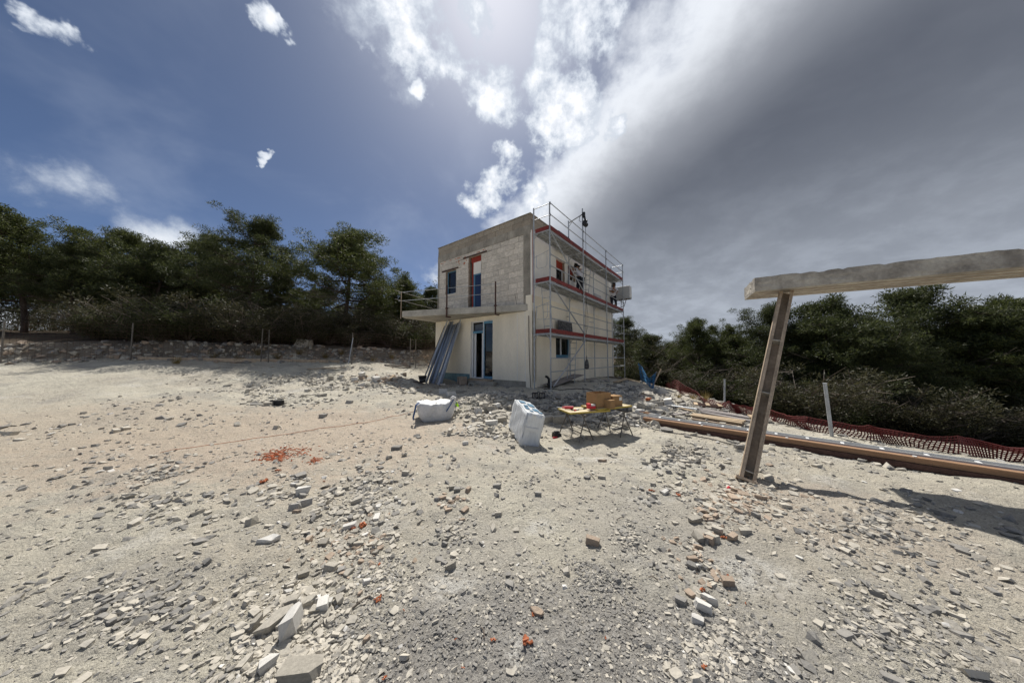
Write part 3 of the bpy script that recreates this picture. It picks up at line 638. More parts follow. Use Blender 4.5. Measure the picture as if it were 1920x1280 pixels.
for j, z in enumerate(LV):
    for i in range(3):
        s0, s1 = POST[i] + .05, POST[i + 1] - .05
        for v0, v1 in ((VO + .04, -.655), (-.635, VI - .03)):
            bm_ = MB(); bm_.box((s0, v0, z - .012), (s1, v1, z + .012)); dk = part(bm_, 'deck', 'deck')
            rb = MB(); rb.box((s0, v0, z - .075), (s1, v0 + .03, z - .012)); rb.box((s0, v1 - .03, z - .075), (s1, v1, z - .012)); part(rb, 'deck_beam', 'galv', dk)
            n = 5 if i else 9
            for q in range(n):
                x = s0 + (s1 - s0) * (q + .5) / n
                part(MB().box((x - .022, v0 + .03, z - .05), (x + .022, v1 - .03, z - .012)), 'deck_rib', 'galv', dk)
        tb = MB(); tb.box((s0 + .0, VO + .005, z + .02), (s1 + .02, VO + .035, z + .175)); part(tb, 'toe_board', 'toe_red')
    for s, nm in ((POST[0] + .03, 'end_toe_board'), (POST[3] - .06, 'end_toe_board')):
        tb = MB(); tb.box((s, VO + .06, z + .02), (s + .03, VI - .05, z + .175)); part(tb, nm, 'toe_red')
    zz_ = ((1.0, .55) if j < 2 else (1.0, .55))
    for dz in zz_:
        for i in range(3):
            part(MB().tube((POST[i] - .03, VO - .035, z + dz), (POST[i + 1] + .03, VO - .035, z + dz), .020, 6), 'guard_rail', 'galv')
            for s in (POST[i], POST[i + 1]): part(MB().box((s - .02, VO - .045, z + dz - .05), (s + .02, VO - .02, z + dz + .05)), 'rail_coupler', 'galv')
        if j == 2:
            for s in (POST[0], POST[3]): part(MB().tube((s, VO, z + dz), (s, VI, z + dz), .0165, 6), 'end_rail', 'galv')
    if j < 2:
        for s in (POST[0], POST[3]):
            v0, v1 = VO + .03, VI - .02
            part(MB().path([(s, VO, z + 1.18), (s, VI, z + 1.02)], .012, 5), 'end_rail', 'galv')
            part(MB().path([(s, VI - .12, z + 1.10), (s, VI - .12, z + .62), (s, VI - .2, z + .55), (s, VO + .22, z + .55), (s, VO + .13, z + .63), (s, VO + .13, z + 1.14)], .011, 5), 'end_loop', 'galv')
# ground lift rails
for z in (1.55, 1.05):
    for i in range(3): part(MB().tube((POST[i], VO - .03, z), (POST[i + 1], VO - .03, z), .020, 6), 'guard_rail', 'galv')
    part(MB().tube((POST[3], VO, z), (POST[3], VI, z), .0165, 6), 'end_rail', 'galv')
# diagonal braces on the first bay
for p0, p1, r in (((POST[0], VO - .05, 6.35), (POST[1], VO - .05, 4.55), .026), ((POST[0], VO - .05, 4.35), (POST[1], VO - .05, 2.62), .026), ((POST[0] + .1, VO - .05, .50), (POST[1], VO - .05, 2.35), .026)):
    part(MB().tube(p0, p1, r, 8), 'diagonal_brace', 'galv')
part(MB().tube((2.92, VI, 3.55), (3.0, -.1, 3.55), .02, 6), 'wall_tie', 'galv'); part(MB().tube((5.99, VI, 3.55), (5.7, -.1, 3.57), .02, 6), 'wall_tie', 'galv')
# access ladders inside the first bay
def ladder(p0, p1, w, n):
    p0 = Vector(p0); p1 = Vector(p1); b = MB()
    for q in (-w / 2, w / 2): b.tube(p0 + Vector((0, q, 0)), p1 + Vector((0, q, 0)), .014, 6)
    l = part(b, 'ladder', 'galv')
    for k in range(1, n):
        c_ = p0.lerp(p1, k / n); part(MB().tube(c_ + Vector((0, -w / 2, 0)), c_ + Vector((0, w / 2, 0)), .011, 6), 'rung', 'galv', l)
ladder((2.25, -.62, gl(2.2, -.6)), (2.55, -.62, 2.50), .36, 8)
ladder((.35, -.62, 2.55), (.12, -.62, 4.50), .36, 7)
ladder((4.3, -.45, 4.55), (4.75, -.45, 6.45), .36, 7)
# hoist on the second standard
ho = H(2.92, -1.0, 8.25)
hoist = thing('scaffold_hoist', 'black electric hoist hanging from a swing arm on top of scaffold', 'hoist', ho, HROT)
b = MB(); b.tube((0, .73, -.12), (0.02, -.06, .12), .028, 8); b.tube((0, .73, -.32), (0.0, .5, -.06), .016, 6); b.build('swing_arm', 'galv', hoist)
b = MB(); b.box((-.05, -.12, -.08), (.05, .0, .16)); b.tube((0, -.10, -.05), (.03, -.14, -.36), .045, 8); b.build('hoist_frame', 'black', hoist)
b = MB(); b.tube((-.12, -.12, -.42), (.13, -.12, -.42), .105, 14); b.tube((.0, -.22, -.30), (.0, -.02, -.28), .06, 10); b.build('motor_drum', 'black', hoist, smooth=False)
b = MB(); b.path([(-.02, .02, .1), (-.1, .1, -.05), (-.08, .14, -.22), (0, .06, -.26)], .012, 5); b.path([(.04, -.12, -.4), (.10, -.1, -1.6), (.06, -.05, -3.5), (.16, -.12, -4.7), (.20, -.1, -5.2), (.1, -.04, -5.6), (.03, -.05, -5.1), (.05, -.05, -4.2)], .008, 5); b.path([(.02, -.14, -.5), (.03, -.12, -3), (.03, -.08, -6.2), (.02, -.08, -6.75)], .006, 5); b.build('cable', 'black', hoist)
hb = thing('hoist_bag', 'dark sack hanging on the hoist rope before the cream side wall', 'bag', H(2.94, -1.10, 1.05), HROT)
b = MB()
prof_ = [(0, .05), (.03, .11), (.12, .13), (.28, .11), (.40, .07), (.47, .02)]
vs = [(r * math.cos(2 * math.pi * k / 10) * (1 + .15 * math.sin(3 * k)), r * .75 * math.sin(2 * math.pi * k / 10), z) for z, r in prof_ for k in range(10)]
b.raw(vs, [(i * 10 + k, i * 10 + (k + 1) % 10, (i + 1) * 10 + (k + 1) % 10, (i + 1) * 10 + k) for i in range(5) for k in range(10)] + [tuple(range(9, -1, -1)), tuple(range(50, 60))])
b.build('sack', 'speckle', hb, smooth=True); MB().tube((0, 0, .46), (0, 0, .60), .012, 5).build('knot', 'black', hb)
# speckled boards
def board(label, p, w, h, tilt_s=0.0, rz=0, mat='speckle', name='insulation_board', lean=.06, th=.035):
    t_ = thing(name, label, 'board', p, HROT + rz); b = MB()
    b.raw([(0, 0, 0), (w, 0, tilt_s), (w, th, tilt_s), (0, th, 0), (0, lean, h), (w, lean, h + tilt_s), (w, th + lean, h + tilt_s), (0, th + lean, h)], [(3, 2, 1, 0), (4, 5, 6, 7), (0, 1, 5, 4), (1, 2, 6, 5), (2, 3, 7, 6), (3, 0, 4, 7)])
    b.build('panel', mat, t_); return t_, (w, h, th, lean)
board('dark speckled board standing on the top scaffold deck', H(1.75, -.42, 6.52), 1.15, .80, 0)
board('dark speckled board leaning on the wall above the lowest scaffold deck', H(1.75, -.36, 2.52), 1.35, .74, .02)
board('grey plank sheet sloping against the wall foot below the scaffold', H(.6, -.75, gl(.7, -.7) + .05), 2.9, .03, .30, 0, 'timber_grey', 'sloping_board', lean=.55)
board('pale grey sheet standing behind the white shirted worker on the middle deck', H(3.0, -.33, 4.52), 1.3, .85, 0, 0, 'render_white', 'plaster_board', lean=.1)
board('greenish translucent sheet leaning on the wall before the far worker', H(6.35, -.33, 4.52), 1.0, .80, 0, 0, 'grey_box', 'plaster_board', lean=.14)
# pale box at the far end
bx = thing('grey_box', 'pale grey box fixed outside the far end of scaffold middle deck', 'box', H(9.16, -.95, 5.35), HROT)
MB().box((0.02, -.42, .02), (.50, .62, .82)).build('shell', 'grey_box', bx, bevel=.02)
MB().box((.05, -.432, .07), (.47, -.421, .77)).build('front_panel', 'paper', bx, bevel=.0)
MB().box((.0, -.40, -.01), (.52, .60, .02)).build('base_tray', 'galv', bx)
b = MB(); b.tube((.1, .1, -.01), (-.08, .1, -.55), .02, 6); b.tube((.1, -.2, -.01), (-.08, -.1, -.5), .02, 6); b.tube((-.08, -.12, -.5), (-.08, .12, -.55), .02, 6); b.build('bracket', 'rust', bx)
# loose timber by the foot of the scaffold
def plank(label, p0, p1, w, th, mat, name='plank', roll=0):
    """a board lying between two ground points"""
    p0 = Vector(p0); p1 = Vector(p1); d = p1 - p0; L_ = d.length
    o = MB().box((-L_ / 2, -w / 2, 0), (L_ / 2, w / 2, th)).build(name, mat, None, bevel=min(th, w) * .08)
    x = d.normalized(); y = Vector((0, 0, 1)).cross(x).normalized(); z = x.cross(y)
    m_ = Matrix((x, y, z)).transposed().to_4x4() @ Matrix.Rotation(roll, 4, 'X'); o.matrix_world = Matrix.Translation((p0 + p1) / 2) @ m_
    return tag(o, label, 'plank')
def gpt(x, y, dz=0): return Vector((x, y, gz1(x, y) + dz))
def gH(s, v, dz=0): p = H(s, v, 0); return gpt(p.x, p.y, dz)
plank('pale plank lying beyond the second scaffold standard', gH(3.2, -.9, .12), gH(5.5, -1.15, .04), .2, .035, 'timber_grey')
plank('weathered board on the ground beside the third scaffold standard', gH(5.3, -1.6, .03), gH(7.6, -1.5, .05), .25, .04, 'timber')
# ------------------------------------------------------------------ workers
def skin(name, verts, edges, radii, mat, parent=None, sub=1, root=0):
    """continuous limb surface grown on a joint skeleton"""
    me = bpy.data.meshes.new(name); me.from_pydata([tuple(v) for v in verts], edges, []); o = bpy.data.objects.new(name, me); COL.objects.link(o)
    sm = o.modifiers.new('skin', 'SKIN'); ss = o.modifiers.new('sub', 'SUBSURF'); ss.levels = sub; ss.render_levels = sub
    sl = me.skin_vertices[0].data
    for i, r in enumerate(radii): sl[i].radius = (r, r) if not isinstance(r, tuple) else r
    sl[root].use_root = True
    dg = bpy.context.evaluated_depsgraph_get(); ev = o.evaluated_get(dg); new = bpy.data.meshes.new_from_object(ev)
    bpy.data.objects.remove(o, do_unlink=True); bpy.data.meshes.remove(me)
    new.name = name; new.materials.clear(); new.materials.append(M[mat])
    for p in new.polygons: p.use_smooth = True
    return obj(name, new, parent)
def person(label, loc, rz, J, shirt='tshirt'):
    """J: joint positions in metres, figure faces +x before rotation"""
    root = thing('person', label, 'person', loc, rz)
    V_ = Vector
    verts, edges, rad = [], [], []
    def add(p, r, link=None):
        verts.append(V_(p)); rad.append(r)
        if link is not None: edges.append((link, len(verts) - 1))
        return len(verts) - 1
    pel = add(J['pelvis'], (.145, .115)); wst = add(J['waist'], (.13, .10), pel); ch = add(J['chest'], (.155, .115), wst); nk = add(J['neck'], .055, ch)
    hd0 = add(V_(J['head']) + V_((0, 0, -.07)), .075, nk); hd = add(J['head'], .098, hd0); ht = add(V_(J['head']) + V_((0, 0, .085)), .075, hd)
    for s in ('l', 'r'):
        a = add(J[s + 'sho'], .062, ch); e = add(J[s + 'elb'], .043, a); w = add(J[s + 'wri'], .029, e)
        d = (V_(J[s + 'wri']) - V_(J[s + 'elb'])).normalized(); pm = add(V_(J[s + 'wri']) + d * .06, (.040, .020), w)
        side = d.cross(V_((1, 0, 0))); side = side.normalized() if side.length > .1 else V_((0, 1, 0))
        for k, (off_, ln) in enumerate(((-.030, .070), (-.010, .082), (.010, .076), (.030, .058))):
            f0 = add(V_(verts[pm]) + d * .04 + side * off_, .0095, pm); f1 = add(verts[f0] + d * ln * .55 + V_((.012, 0, -.006)), .0088, f0); add(verts[f1] + d * ln * .45 + V_((.022, 0, -.012)), .0075, f1)
        t0 = add(V_(verts[w]) + d * .03 + side * -.042, .011, w); add(verts[t0] + d * .045 + side * -.018 + V_((.012, 0, 0)), .0085, t0)
        h = add(J[s + 'hip'], .092, pel); k_ = add(J[s + 'kne'], .060, h); an = add(J[s + 'ank'], .040, k_); add(V_(J[s + 'ank']) + V_((.10, 0, -.045)), .036, an)
    body = skin('body', verts, edges, rad, 'skin', root, 1)
    # face
    hp = V_(J['head'])
    MB().raw([hp + V_(q) for q in ((.088, -.016, -.03), (.088, .016, -.03), (.118, 0, -.035), (.092, 0, .022))], [(0, 1, 2), (0, 2, 3), (1, 3, 2), (0, 3, 1)]).build('nose', 'skin', body)
    for y in (-.034, .034):
        MB().tube(hp + V_((.082, y, .012)), hp + V_((.094, y, .012)), .010, 8).build('eye', 'black', body)
        MB().tube(hp + V_((0, y * 2.55, -.035)), hp + V_((0.01, y * 2.85, .025)), .014, 6).build('ear', 'skin', body)
    MB().box(hp + V_((.080, -.022, -.062)), hp + V_((.092, .022, -.053))).build('mouth', 'red_tape', body)
    # clothing
    v = [J['pelvis'], J['waist'], J['chest']]; e = [(0, 1), (1, 2)]; r = [(.158, .128), (.148, .122), (.172, .135)]
    v.append(V_(J['chest']).lerp(V_(J['neck']), .55)); e.append((2, 3)); r.append(.085)
    for s in ('l', 'r'):
        n = len(v); v += [J[s + 'sho'], V_(J[s + 'sho']).lerp(V_(J[s + 'elb']), .72)]; e += [(2, n), (n, n + 1)]; r += [.083, .066]
    skin('shirt', v, e, r, shirt, root, 1)
    v = [J['pelvis'] - V_((0, 0, .02)) if isinstance(J['pelvis'], Vector) else V_(J['pelvis']) - V_((0, 0, .02))]; e = []; r = [(.155, .125)]
    for s in ('l', 'r'):
        n = len(v); v += [J[s + 'hip'], J[s + 'kne'], V_(J[s + 'kne']).lerp(V_(J[s + 'ank']), .96)]; e += [(0, n), (n, n + 1), (n + 1, n + 2)]; r += [.112, .083, .066]
    skin('trousers', v, e, r, 'trousers', root, 1)
    for s in ('l', 'r'):
        a = V_(J[s + 'ank']); skin('shoe', [a + V_((-.06, 0, -.04)), a + V_((.06, 0, -.045)), a + V_((.16, 0, -.055))], [(0, 1), (1, 2)], [(.05, .042), (.05, .04), (.042, .028)], 'shoe', root, 1)
    hv = [hp + V_((-.02, 0, .045)), hp + V_((.045, 0, .065)), hp + V_((-.055, 0, -.02))]
    skin('hair', hv, [(0, 1), (0, 2)], [.105, .075, .085], 'hair', root, 1)
    return root
dk = 4.52 + .0
J1 = dict(pelvis=(-.06, 0, .88), waist=(-.03, 0, 1.03), chest=(.05, 0, 1.25), neck=(.10, 0, 1.43), head=(.15, 0, 1.55), lsho=(.06, .19, 1.36), lelb=(.16, .27, 1.10), lwri=(.36, .20, 1.02), rsho=(.06, -.19, 1.36), relb=(.20, -.25, 1.12), rwri=(.40, -.14, 1.10),
          lhip=(-.06, .10, .84), lkne=(.02, .11, .47), lank=(-.06, .12, .10), rhip=(-.06, -.10, .84), rkne=(-.02, -.11, .47), rank=(-.08, -.12, .10))
person('worker in white T-shirt and dark trousers facing the wall on middle deck', H(3.36, -.60, dk), HROT + R(75), J1)
J2 = dict(pelvis=(-.12, 0, .86), waist=(-.06, 0, 1.02), chest=(.08, 0, 1.24), neck=(.16, 0, 1.40), head=(.23, 0, 1.51), lsho=(.10, .19, 1.34), lelb=(.22, .24, 1.08), lwri=(.42, .14, 1.00), rsho=(.10, -.19, 1.34), relb=(.30, -.24, 1.14), rwri=(.52, -.12, 1.12),
          lhip=(-.12, .10, .82), lkne=(.06, .13, .47), lank=(-.08, .14, .10), rhip=(-.12, -.10, .82), rkne=(.10, -.11, .48), rank=(-.02, -.12, .10))
person('worker in white T-shirt leaning forward beside the pale box at scaffold end', H(8.35, -.62, dk), HROT + R(205), J2)
bk = thing('bucket', 'orange brown bucket at the far worker feet on middle deck', 'bucket', H(7.95, -.72, dk), HROT)
b = MB(); n = 14
for rr_, z in ((.12, 0), (.15, .28)): b.v += [(rr_ * math.cos(2 * math.pi * k / n), rr_ * math.sin(2 * math.pi * k / n), z) for k in range(n)]
b.f += [(k, (k + 1) % n, n + (k + 1) % n, n + k) for k in range(n)] + [tuple(range(n))]; b.build('pail', 'timber_orange', bk)
MB().tube((0, 0, .2), (0, 0, .22), .142, 14).build('mortar_fill', 'render_white', bk)
MB().path([(0, .15, .27), (0, .12, .40), (0, 0, .46), (0, -.12, .40), (0, -.15, .27)], .005, 5).build('handle', 'galv', bk)

# ------------------------------------------------------------------ things leaning on or lying near the front wall
def c_section(b, L_, w=.072, h=.042, t=.004):
    for lo, hi in (((-w / 2, 0, 0), (w / 2, t, L_)), ((-w / 2, t, 0), (-w / 2 + t, h, L_)), ((w / 2 - t, t, 0), (w / 2, h, L_))): b.box(lo, hi)
prof_me = {}
for k in range(19):
    L_ = rnd.uniform(2.95, 3.25); w = rnd.choice((.05, .075, .075, .10)); b = MB(); c_section(b, L_, w)
    t_ = k / 18; vb = 5.42 - t_ * 1.22 + rnd.uniform(-.04, .04); vt = 5.02 - t_ * 1.06 + rnd.uniform(-.05, .05); layer = rnd.choice((0, 0, .05, .1))
    base = gH(-1.0 - layer - rnd.uniform(0, .15), vb, .01); hz = base.z
    top_s = -.10 - layer; ds = abs((-1.0 - layer) - top_s); zt = hz + math.sqrt(max(.1, L_ ** 2 - ds ** 2 - (vb - vt) ** 2)); top = H(top_s, vt, zt)
    x = HV * -1; z = (top - base).normalized(); y = z.cross(x).normalized(); x = y.cross(z)
    if rnd.random() < .5: x, y = -x, -y
    o = b.build('steel_profile', 'profile'); o.matrix_world = Matrix.Translation(base) @ Matrix((x, y, z)).transposed().to_4x4() @ Matrix.Rotation(rnd.uniform(-.35, .35), 4, 'Z')
    tag(o, 'grey galvanised steel profile in the sheaf leaning on the cream front wall', 'steel profile', 'steel profiles leaning on the wall')
o = MB().tube(gH(-1.6, 4.98), H(-.08, 5.35, 3.2), .014, 6).build('rod', 'rust'); tag(o, 'thin brown rod leaning left of the steel profiles', 'rod')
bu = thing('black_bucket', 'black builder bucket standing left of the steel profiles', 'bucket', on_ground(792, 717), 0)
b = MB(); n = 18
for rr_, z in ((.115, 0), (.165, .26), (.18, .265), (.18, .285), (.155, .285), (.108, .02)): b.v += [(rr_ * math.cos(2 * math.pi * k / n), rr_ * math.sin(2 * math.pi * k / n), z) for k in range(n)]
b.f += [(r_ * n + k, r_ * n + (k + 1) % n, (r_ + 1) * n + (k + 1) % n, (r_ + 1) * n + k) for r_ in range(5) for k in range(n)] + [tuple(range(n - 1, -1, -1)), tuple(range(5 * n, 6 * n))]
b.build('pail', 'black', bu); MB().path([(.18, 0, .27), (.17, -.06, .16), (.0, -.19, .10), (-.17, -.06, .16), (-.18, 0, .27)], .005, 5).build('handle', 'galv', bu)
def hollow_block(label, p, rz, w=.40, d=.2, h=.2, mat='concrete_light', holes=2, name='hollow_block', tilt=(0, 0)):
    """block with openings through its face"""
    t_ = thing(name, label, 'block', p, rz); t_.rotation_euler = (tilt[0], tilt[1], rz); b = MB(); t = .032
    b.box((-w / 2, -d / 2, 0), (w / 2, d / 2, t)); b.box((-w / 2, -d / 2, h - t), (w / 2, d / 2, h))
    for k in range(holes + 1):
        x = -w / 2 + k * (w - t) / holes; b.box((x, -d / 2, t), (x + t, d / 2, h - t))
    b.build('shell', mat, t_); MB().box((-w / 2 + t, d * .2, t), (w / 2 - t, d * .3, h - t)).build('web', mat, t_); return t_
p = gH(-.62, 3.35); hollow_block('brownish concrete block standing by the left of the door step', p, HROT + R(80), .34, .30, .36, 'stone_brown', 1)
hollow_block('small hollow pale block right of the brown one before the door', gH(-.55, 2.75), HROT - R(85), .30, .2, .17, 'concrete_light', 1)
tw = on_ground(1010, 748); t_ = thing('socket_block', 'small dark block with two square openings on stony heap', 'block', tw + Vector((0, 0, .02)), R(-4))
b = MB()
for x in (-.105, .105):
    for lo, hi in (((x - .095, -.05, 0), (x + .095, .09, .025)), ((x - .095, -.05, .145), (x + .095, .09, .17)), ((x - .095, -.05, .025), (x - .07, .09, .145)), ((x + .07, -.05, .025), (x + .095, .09, .145))): b.box(lo, hi)
b.build('frame', 'black', t_)
for x in (-.105, .105): MB().tube((x, .0, .085), (x, .05, .085), .052, 12).build('plug', 'limestone_grey', t_)

# ------------------------------------------------------------------ big bag
bb = thing('big_bag', 'white woven builder bag with blue lifting straps, half full', 'bulk bag', gpt(-1.93, 7.12, -.01), R(22))
n = 48; b = MB(); levels = [(0, .31, 0), (.04, .35, 0), (.12, .385, .008), (.20, .41, .01), (.29, .425, .012), (.37, .43, .014), (.44, .425, .02), (.43, .37, .02), (.415, .22, .02), (.42, .04, .02)]
def sq(t):  # rounded square radius
    c_, s_ = abs(math.cos(t)), abs(math.sin(t)); return 1.0 / (c_ ** 9 + s_ ** 9) ** (1 / 9)
for li, (z, r, nz) in enumerate(levels):
    for k in range(n):
        t = 2 * math.pi * k / n + .02; q = sq(t); f = (math.sin(5 * t + li * .5) * .018 + math.sin(13 * t - li * .9) * .018 + math.sin(23 * t + li * 1.7) * .010) * (.3 + li / 5)
        corner = max(0, (q - 1.08) / .08); zc = z
        if 5 <= li <= 6:
            a_ = math.degrees(t) % 360
            lift = {45: .0, 135: .0, 225: .03, 315: .12}
            zc += .016 * math.sin(7 * t + li) + .012 * math.sin(17 * t) + sum(v_ * math.exp(-((((a_ - d_ + 180) % 360) - 180) / 14) ** 2) for d_, v_ in lift.items())
        if li == 0: zc -= .0
        x = (r + f) * q * math.cos(t); y = (r + f) * q * math.sin(t) * .86
        b.v.append((x, y, zc))
for li in range(len(levels) - 1):
    b.f += [(li * n + k, li * n + (k + 1) % n, (li + 1) * n + (k + 1) % n, (li + 1) * n + k) for k in range(n)]
b.f += [tuple(range(n - 1, -1, -1)), tuple(range((len(levels) - 1) * n, len(levels) * n))]
b.build('bag', 'white_fabric', bb, smooth=True)
def strap(pts, w=.028, parent=bb):
    b = MB(); pts = [Vector(p) for p in pts]
    for i, p in enumerate(pts):
        d = (pts[min(i + 1, len(pts) - 1)] - pts[max(i - 1, 0)]).normalized(); s = d.cross(Vector((p.x, p.y, .05)).normalized()).normalized() * w
        nrm = s.cross(d).normalized() * .006
        b.v += [tuple(p - s - nrm), tuple(p + s - nrm), tuple(p + s + nrm), tuple(p - s + nrm)]
    for i in range(len(pts) - 1):
        o_ = i * 4; b.f += [(o_ + a, o_ + (a + 1) % 4, o_ + 4 + (a + 1) % 4, o_ + 4 + a) for a in range(4)]
    b.f += [(3, 2, 1, 0), tuple(range(len(b.v) - 4, len(b.v)))]
    b.build('strap', 'strap', parent)
strap([(-.43, -.36, .50), (-.50, -.40, .46), (-.53, -.42, .32), (-.56, -.43, .18), (-.55, -.42, .12)], .022)
strap([(.37, -.40, .54), (.30, -.42, .42), (.22, -.415, .30), (.20, -.41, .26)], .011)
strap([(.40, -.38, .54), (.465, -.29, .42), (.475, -.12, .26), (.46, .02, .06)], .011)
b = MB(); b.raw([(.50, .1, .46), (.58, .05, .34), (.60, .1, .24), (.52, .16, .30), (.51, .2, .42)], [(0, 1, 2, 3, 4), (4, 3, 2, 1, 0)]); b.build('lime_tag', 'hi_vis', bb)
b = MB(); b.path([(.40, -.36, .50), (.41, -.38, .57), (.36, -.39, .60), (.31, -.38, .56), (.34, -.36, .48)], .03, 7); b.build('twisted_corner', 'white_fabric', bb, smooth=True)

# ------------------------------------------------------------------ wrapped insulation pack, tilted
K = Vector((.135, 5.10, gz1(.14, 5.1) + .0)); ax = Vector((-.235, 1.14, .10)).normalized(); cz = Vector((.15, -.10, .56)); cz = (cz - ax * cz.dot(ax)).normalized(); bx_ = cz.cross(ax).normalized()
if bx_.x < 0: bx_ = -bx_
pk = thing('insulation_pack', 'tilted stack of insulation boards wrapped in shiny white plastic', 'pack', K)
pk.rotation_euler = Matrix((bx_, ax, cz)).transposed().to_euler() if Matrix((bx_, ax, cz)).determinant() > 0 else Matrix((-bx_, ax, cz)).transposed().to_euler()
PW, PL, PH = .36, 1.10, .62
bm = bmesh.new(); bmesh.ops.create_cube(bm, size=1.0)
for v in bm.verts: v.co = Vector(((v.co.x + .5) * PW, (v.co.y + .5) * PL, (v.co.z + .5) * PH))
bmesh.ops.bevel(bm, geom=list(bm.edges), offset=.014, segments=2, affect='EDGES'); bmesh.ops.subdivide_edges(bm, edges=list(bm.edges), cuts=9, use_grid_fill=True)
for v in bm.verts:
    q = v.co; nn = v.normal
    v.co += nn * (.005 * math.sin(q.x * 95 + q.z * 2) * (1 if abs(nn.y) > .5 else .1) + .007 * math.sin(q.y * 11 + q.z * 19) * (1 if abs(nn.x) > .5 else .2) + .003 * math.sin(q.x * 31 - q.z * 41 + q.y * 37))
me = bpy.data.meshes.new('wrap'); bm.to_mesh(me); bm.free(); me.materials.append(M['foil'])
for p_ in me.polygons: p_.use_smooth = True
obj('wrap', me, pk)
for (x0, y0, x1, y1) in ((.05, .30, .13, .42), (.20, .22, .30, .40), (.08, .52, .16, .60), (.2, .56, .31, .78), (.06, .78, .18, .95), (.26, .10, .33, .17), (.1, .14, .16, .2)):
    MB().box((x0, y0, PH + .006), (x1, y1, PH + .016)).build('print_patch', 'foil_print', pk)
MB().box((.02, -.016, PH * .50), (PW - .08, -.008, PH * .60)).build('tape', 'white_frame', pk)

# ------------------------------------------------------------------ trestle table with boxes
TZ = .50
tg = lambda px, py: at_height(px, py, TZ)
def trestle(c, rz, label):
    t_ = thing('trestle', label, 'trestle', (c[0], c[1], gz1(c[0], c[1])), rz, None); h = TZ - t_.location.z - .035; w = .30
    for sgn in (-1, 1):
        for y in (-w, w):
            xg, yg = sgn * .17, y * 1.12
            wx = c[0] + math.cos(rz) * xg - math.sin(rz) * yg; wy = c[1] + math.sin(rz) * xg + math.cos(rz) * yg
            MB().tube((xg, yg, gz1(wx, wy) - t_.location.z), (sgn * -.03, y * .92, h), .0125, 6).build('leg', 'dark_tube', t_)
        MB().tube((sgn * .115, -w * 1.05, h * .33), (sgn * .115, w * 1.05, h * .33), .010, 6).build('spreader', 'dark_tube', t_)
    MB().tube((0, -w * 1.15, h), (0, w * 1.15, h), .016, 6).build('top_bar', 'dark_tube', t_); return t_
c1 = at_height(1078, 771, TZ); c2 = at_height(1152, 764, TZ); dirT = (c2 - c1).normalized(); aT = math.atan2(dirT.y, dirT.x)
trestle((c1.x + .02, c1.y + .06), aT, 'near folding steel trestle under the left yellow panel'); trestle((c2.x, c2.y + .02), aT, 'far folding steel trestle under the cardboard boxes')
def panel(label, quad, z):
    ctr = sum((Vector(q) for q in quad), Vector()) / 4; t_ = thing('formwork_panel', label, 'panel', ctr)
    MB().prism([(q[0] - ctr.x, q[1] - ctr.y) for q in quad], z - ctr.z, z - ctr.z + .027).build('board', 'yellow', t_)
    for a, b_ in zip(quad, quad[1:] + quad[:1]):
        a = Vector(a) - ctr; b_ = Vector(b_) - ctr; d = (b_ - a); L_ = d.length; r_ = math.atan2(d.y, d.x)
        e = MB().box((0, -.006, z - ctr.z - .002), (L_, .004, z - ctr.z + .029)).build('edge_band', 'yellow_edge', t_); e.location = (a.x, a.y, 0); e.rotation_euler = (0, 0, r_)
    return t_
def rect(c, a, hl, hw): 
    u = Vector((math.cos(a), math.sin(a), 0)); w = Vector((-math.sin(a), math.cos(a), 0)); return [c - u * hl - w * hw, c + u * hl - w * hw, c + u * hl + w * hw, c - u * hl + w * hw]
q1 = rect((c1 * .72 + c2 * .28) + Vector((-.06, .0, 0)), aT - .10, .46, .25); q2 = rect((c1 * .30 + c2 * .70) + Vector((.10, .08, 0)), aT + .06, .48, .25)
panel('yellow formwork panel carrying tools, left half of trestle table', q1, TZ - .005); panel('yellow formwork panel carrying the cardboard boxes', q2, TZ + .028)
def carton(label, p, rz, w, d, h, open_=True):
    t_ = thing('cardboard_box', label, 'box', p, rz); b = MB(); t = .008
    b.box((-w / 2, -d / 2, 0), (w / 2, d / 2, t)); b.box((-w / 2, -d / 2, t), (w / 2, -d / 2 + t, h)); b.box((-w / 2, d / 2 - t, t), (w / 2, d / 2, h)); b.box((-w / 2, -d / 2 + t, t), (-w / 2 + t, d / 2 - t, h)); b.box((w / 2 - t, -d / 2 + t, t), (w / 2, d / 2 - t, h)); b.build('carton', 'cardboard', t_)
    if not open_:
        for s in (-1, 1): MB().box((-w / 2, min(0.003 * s, s * d / 2), h + .001), (w / 2, max(0.003 * s, s * d / 2), h + .007)).build('flap', 'cardboard', t_)
    return t_
pb = at_height(1124, 764, TZ + .055); rzb = aT + R(4)
cb = carton('large open cardboard box on the yellow panel', pb + Vector((.02, .12, 0)), rzb, .40, .30, .30)
b = MB(); b.box((.196, -.15, .02), (.202, .15, .30)); b.build('side_print', 'cardboard_in', cb)
carton('small closed cardboard box before the large open one', pb + Vector((.20, -.03, 0)), rzb + .1, .15, .16, .16, False)
c3 = carton('medium cardboard box with white label right of the open one', at_height(1157, 762, TZ + .055) + Vector((-.02, .14, 0)), rzb - R(3), .26, .24, .21, False)
MB().box((.04, -.1255, .12), (.11, -.1205, .19)).build('label_sticker', 'paper', c3)
rb_ = thing('red_carton', 'small red and white carton on the yellow panel', 'box', at_height(1109, 766, TZ + .055) + Vector((0, .03, 0)), aT - .25)
MB().box((-.08, -.045, 0), (.08, .045, .055)).build('carton', 'red_box', rb_); MB().box((-.06, -.04, .055), (.075, .046, .085)).build('lid', 'paper', rb_); MB().box((-.085, -.048, .04), (-.02, .048, .10)).build('flap', 'red_box', rb_)
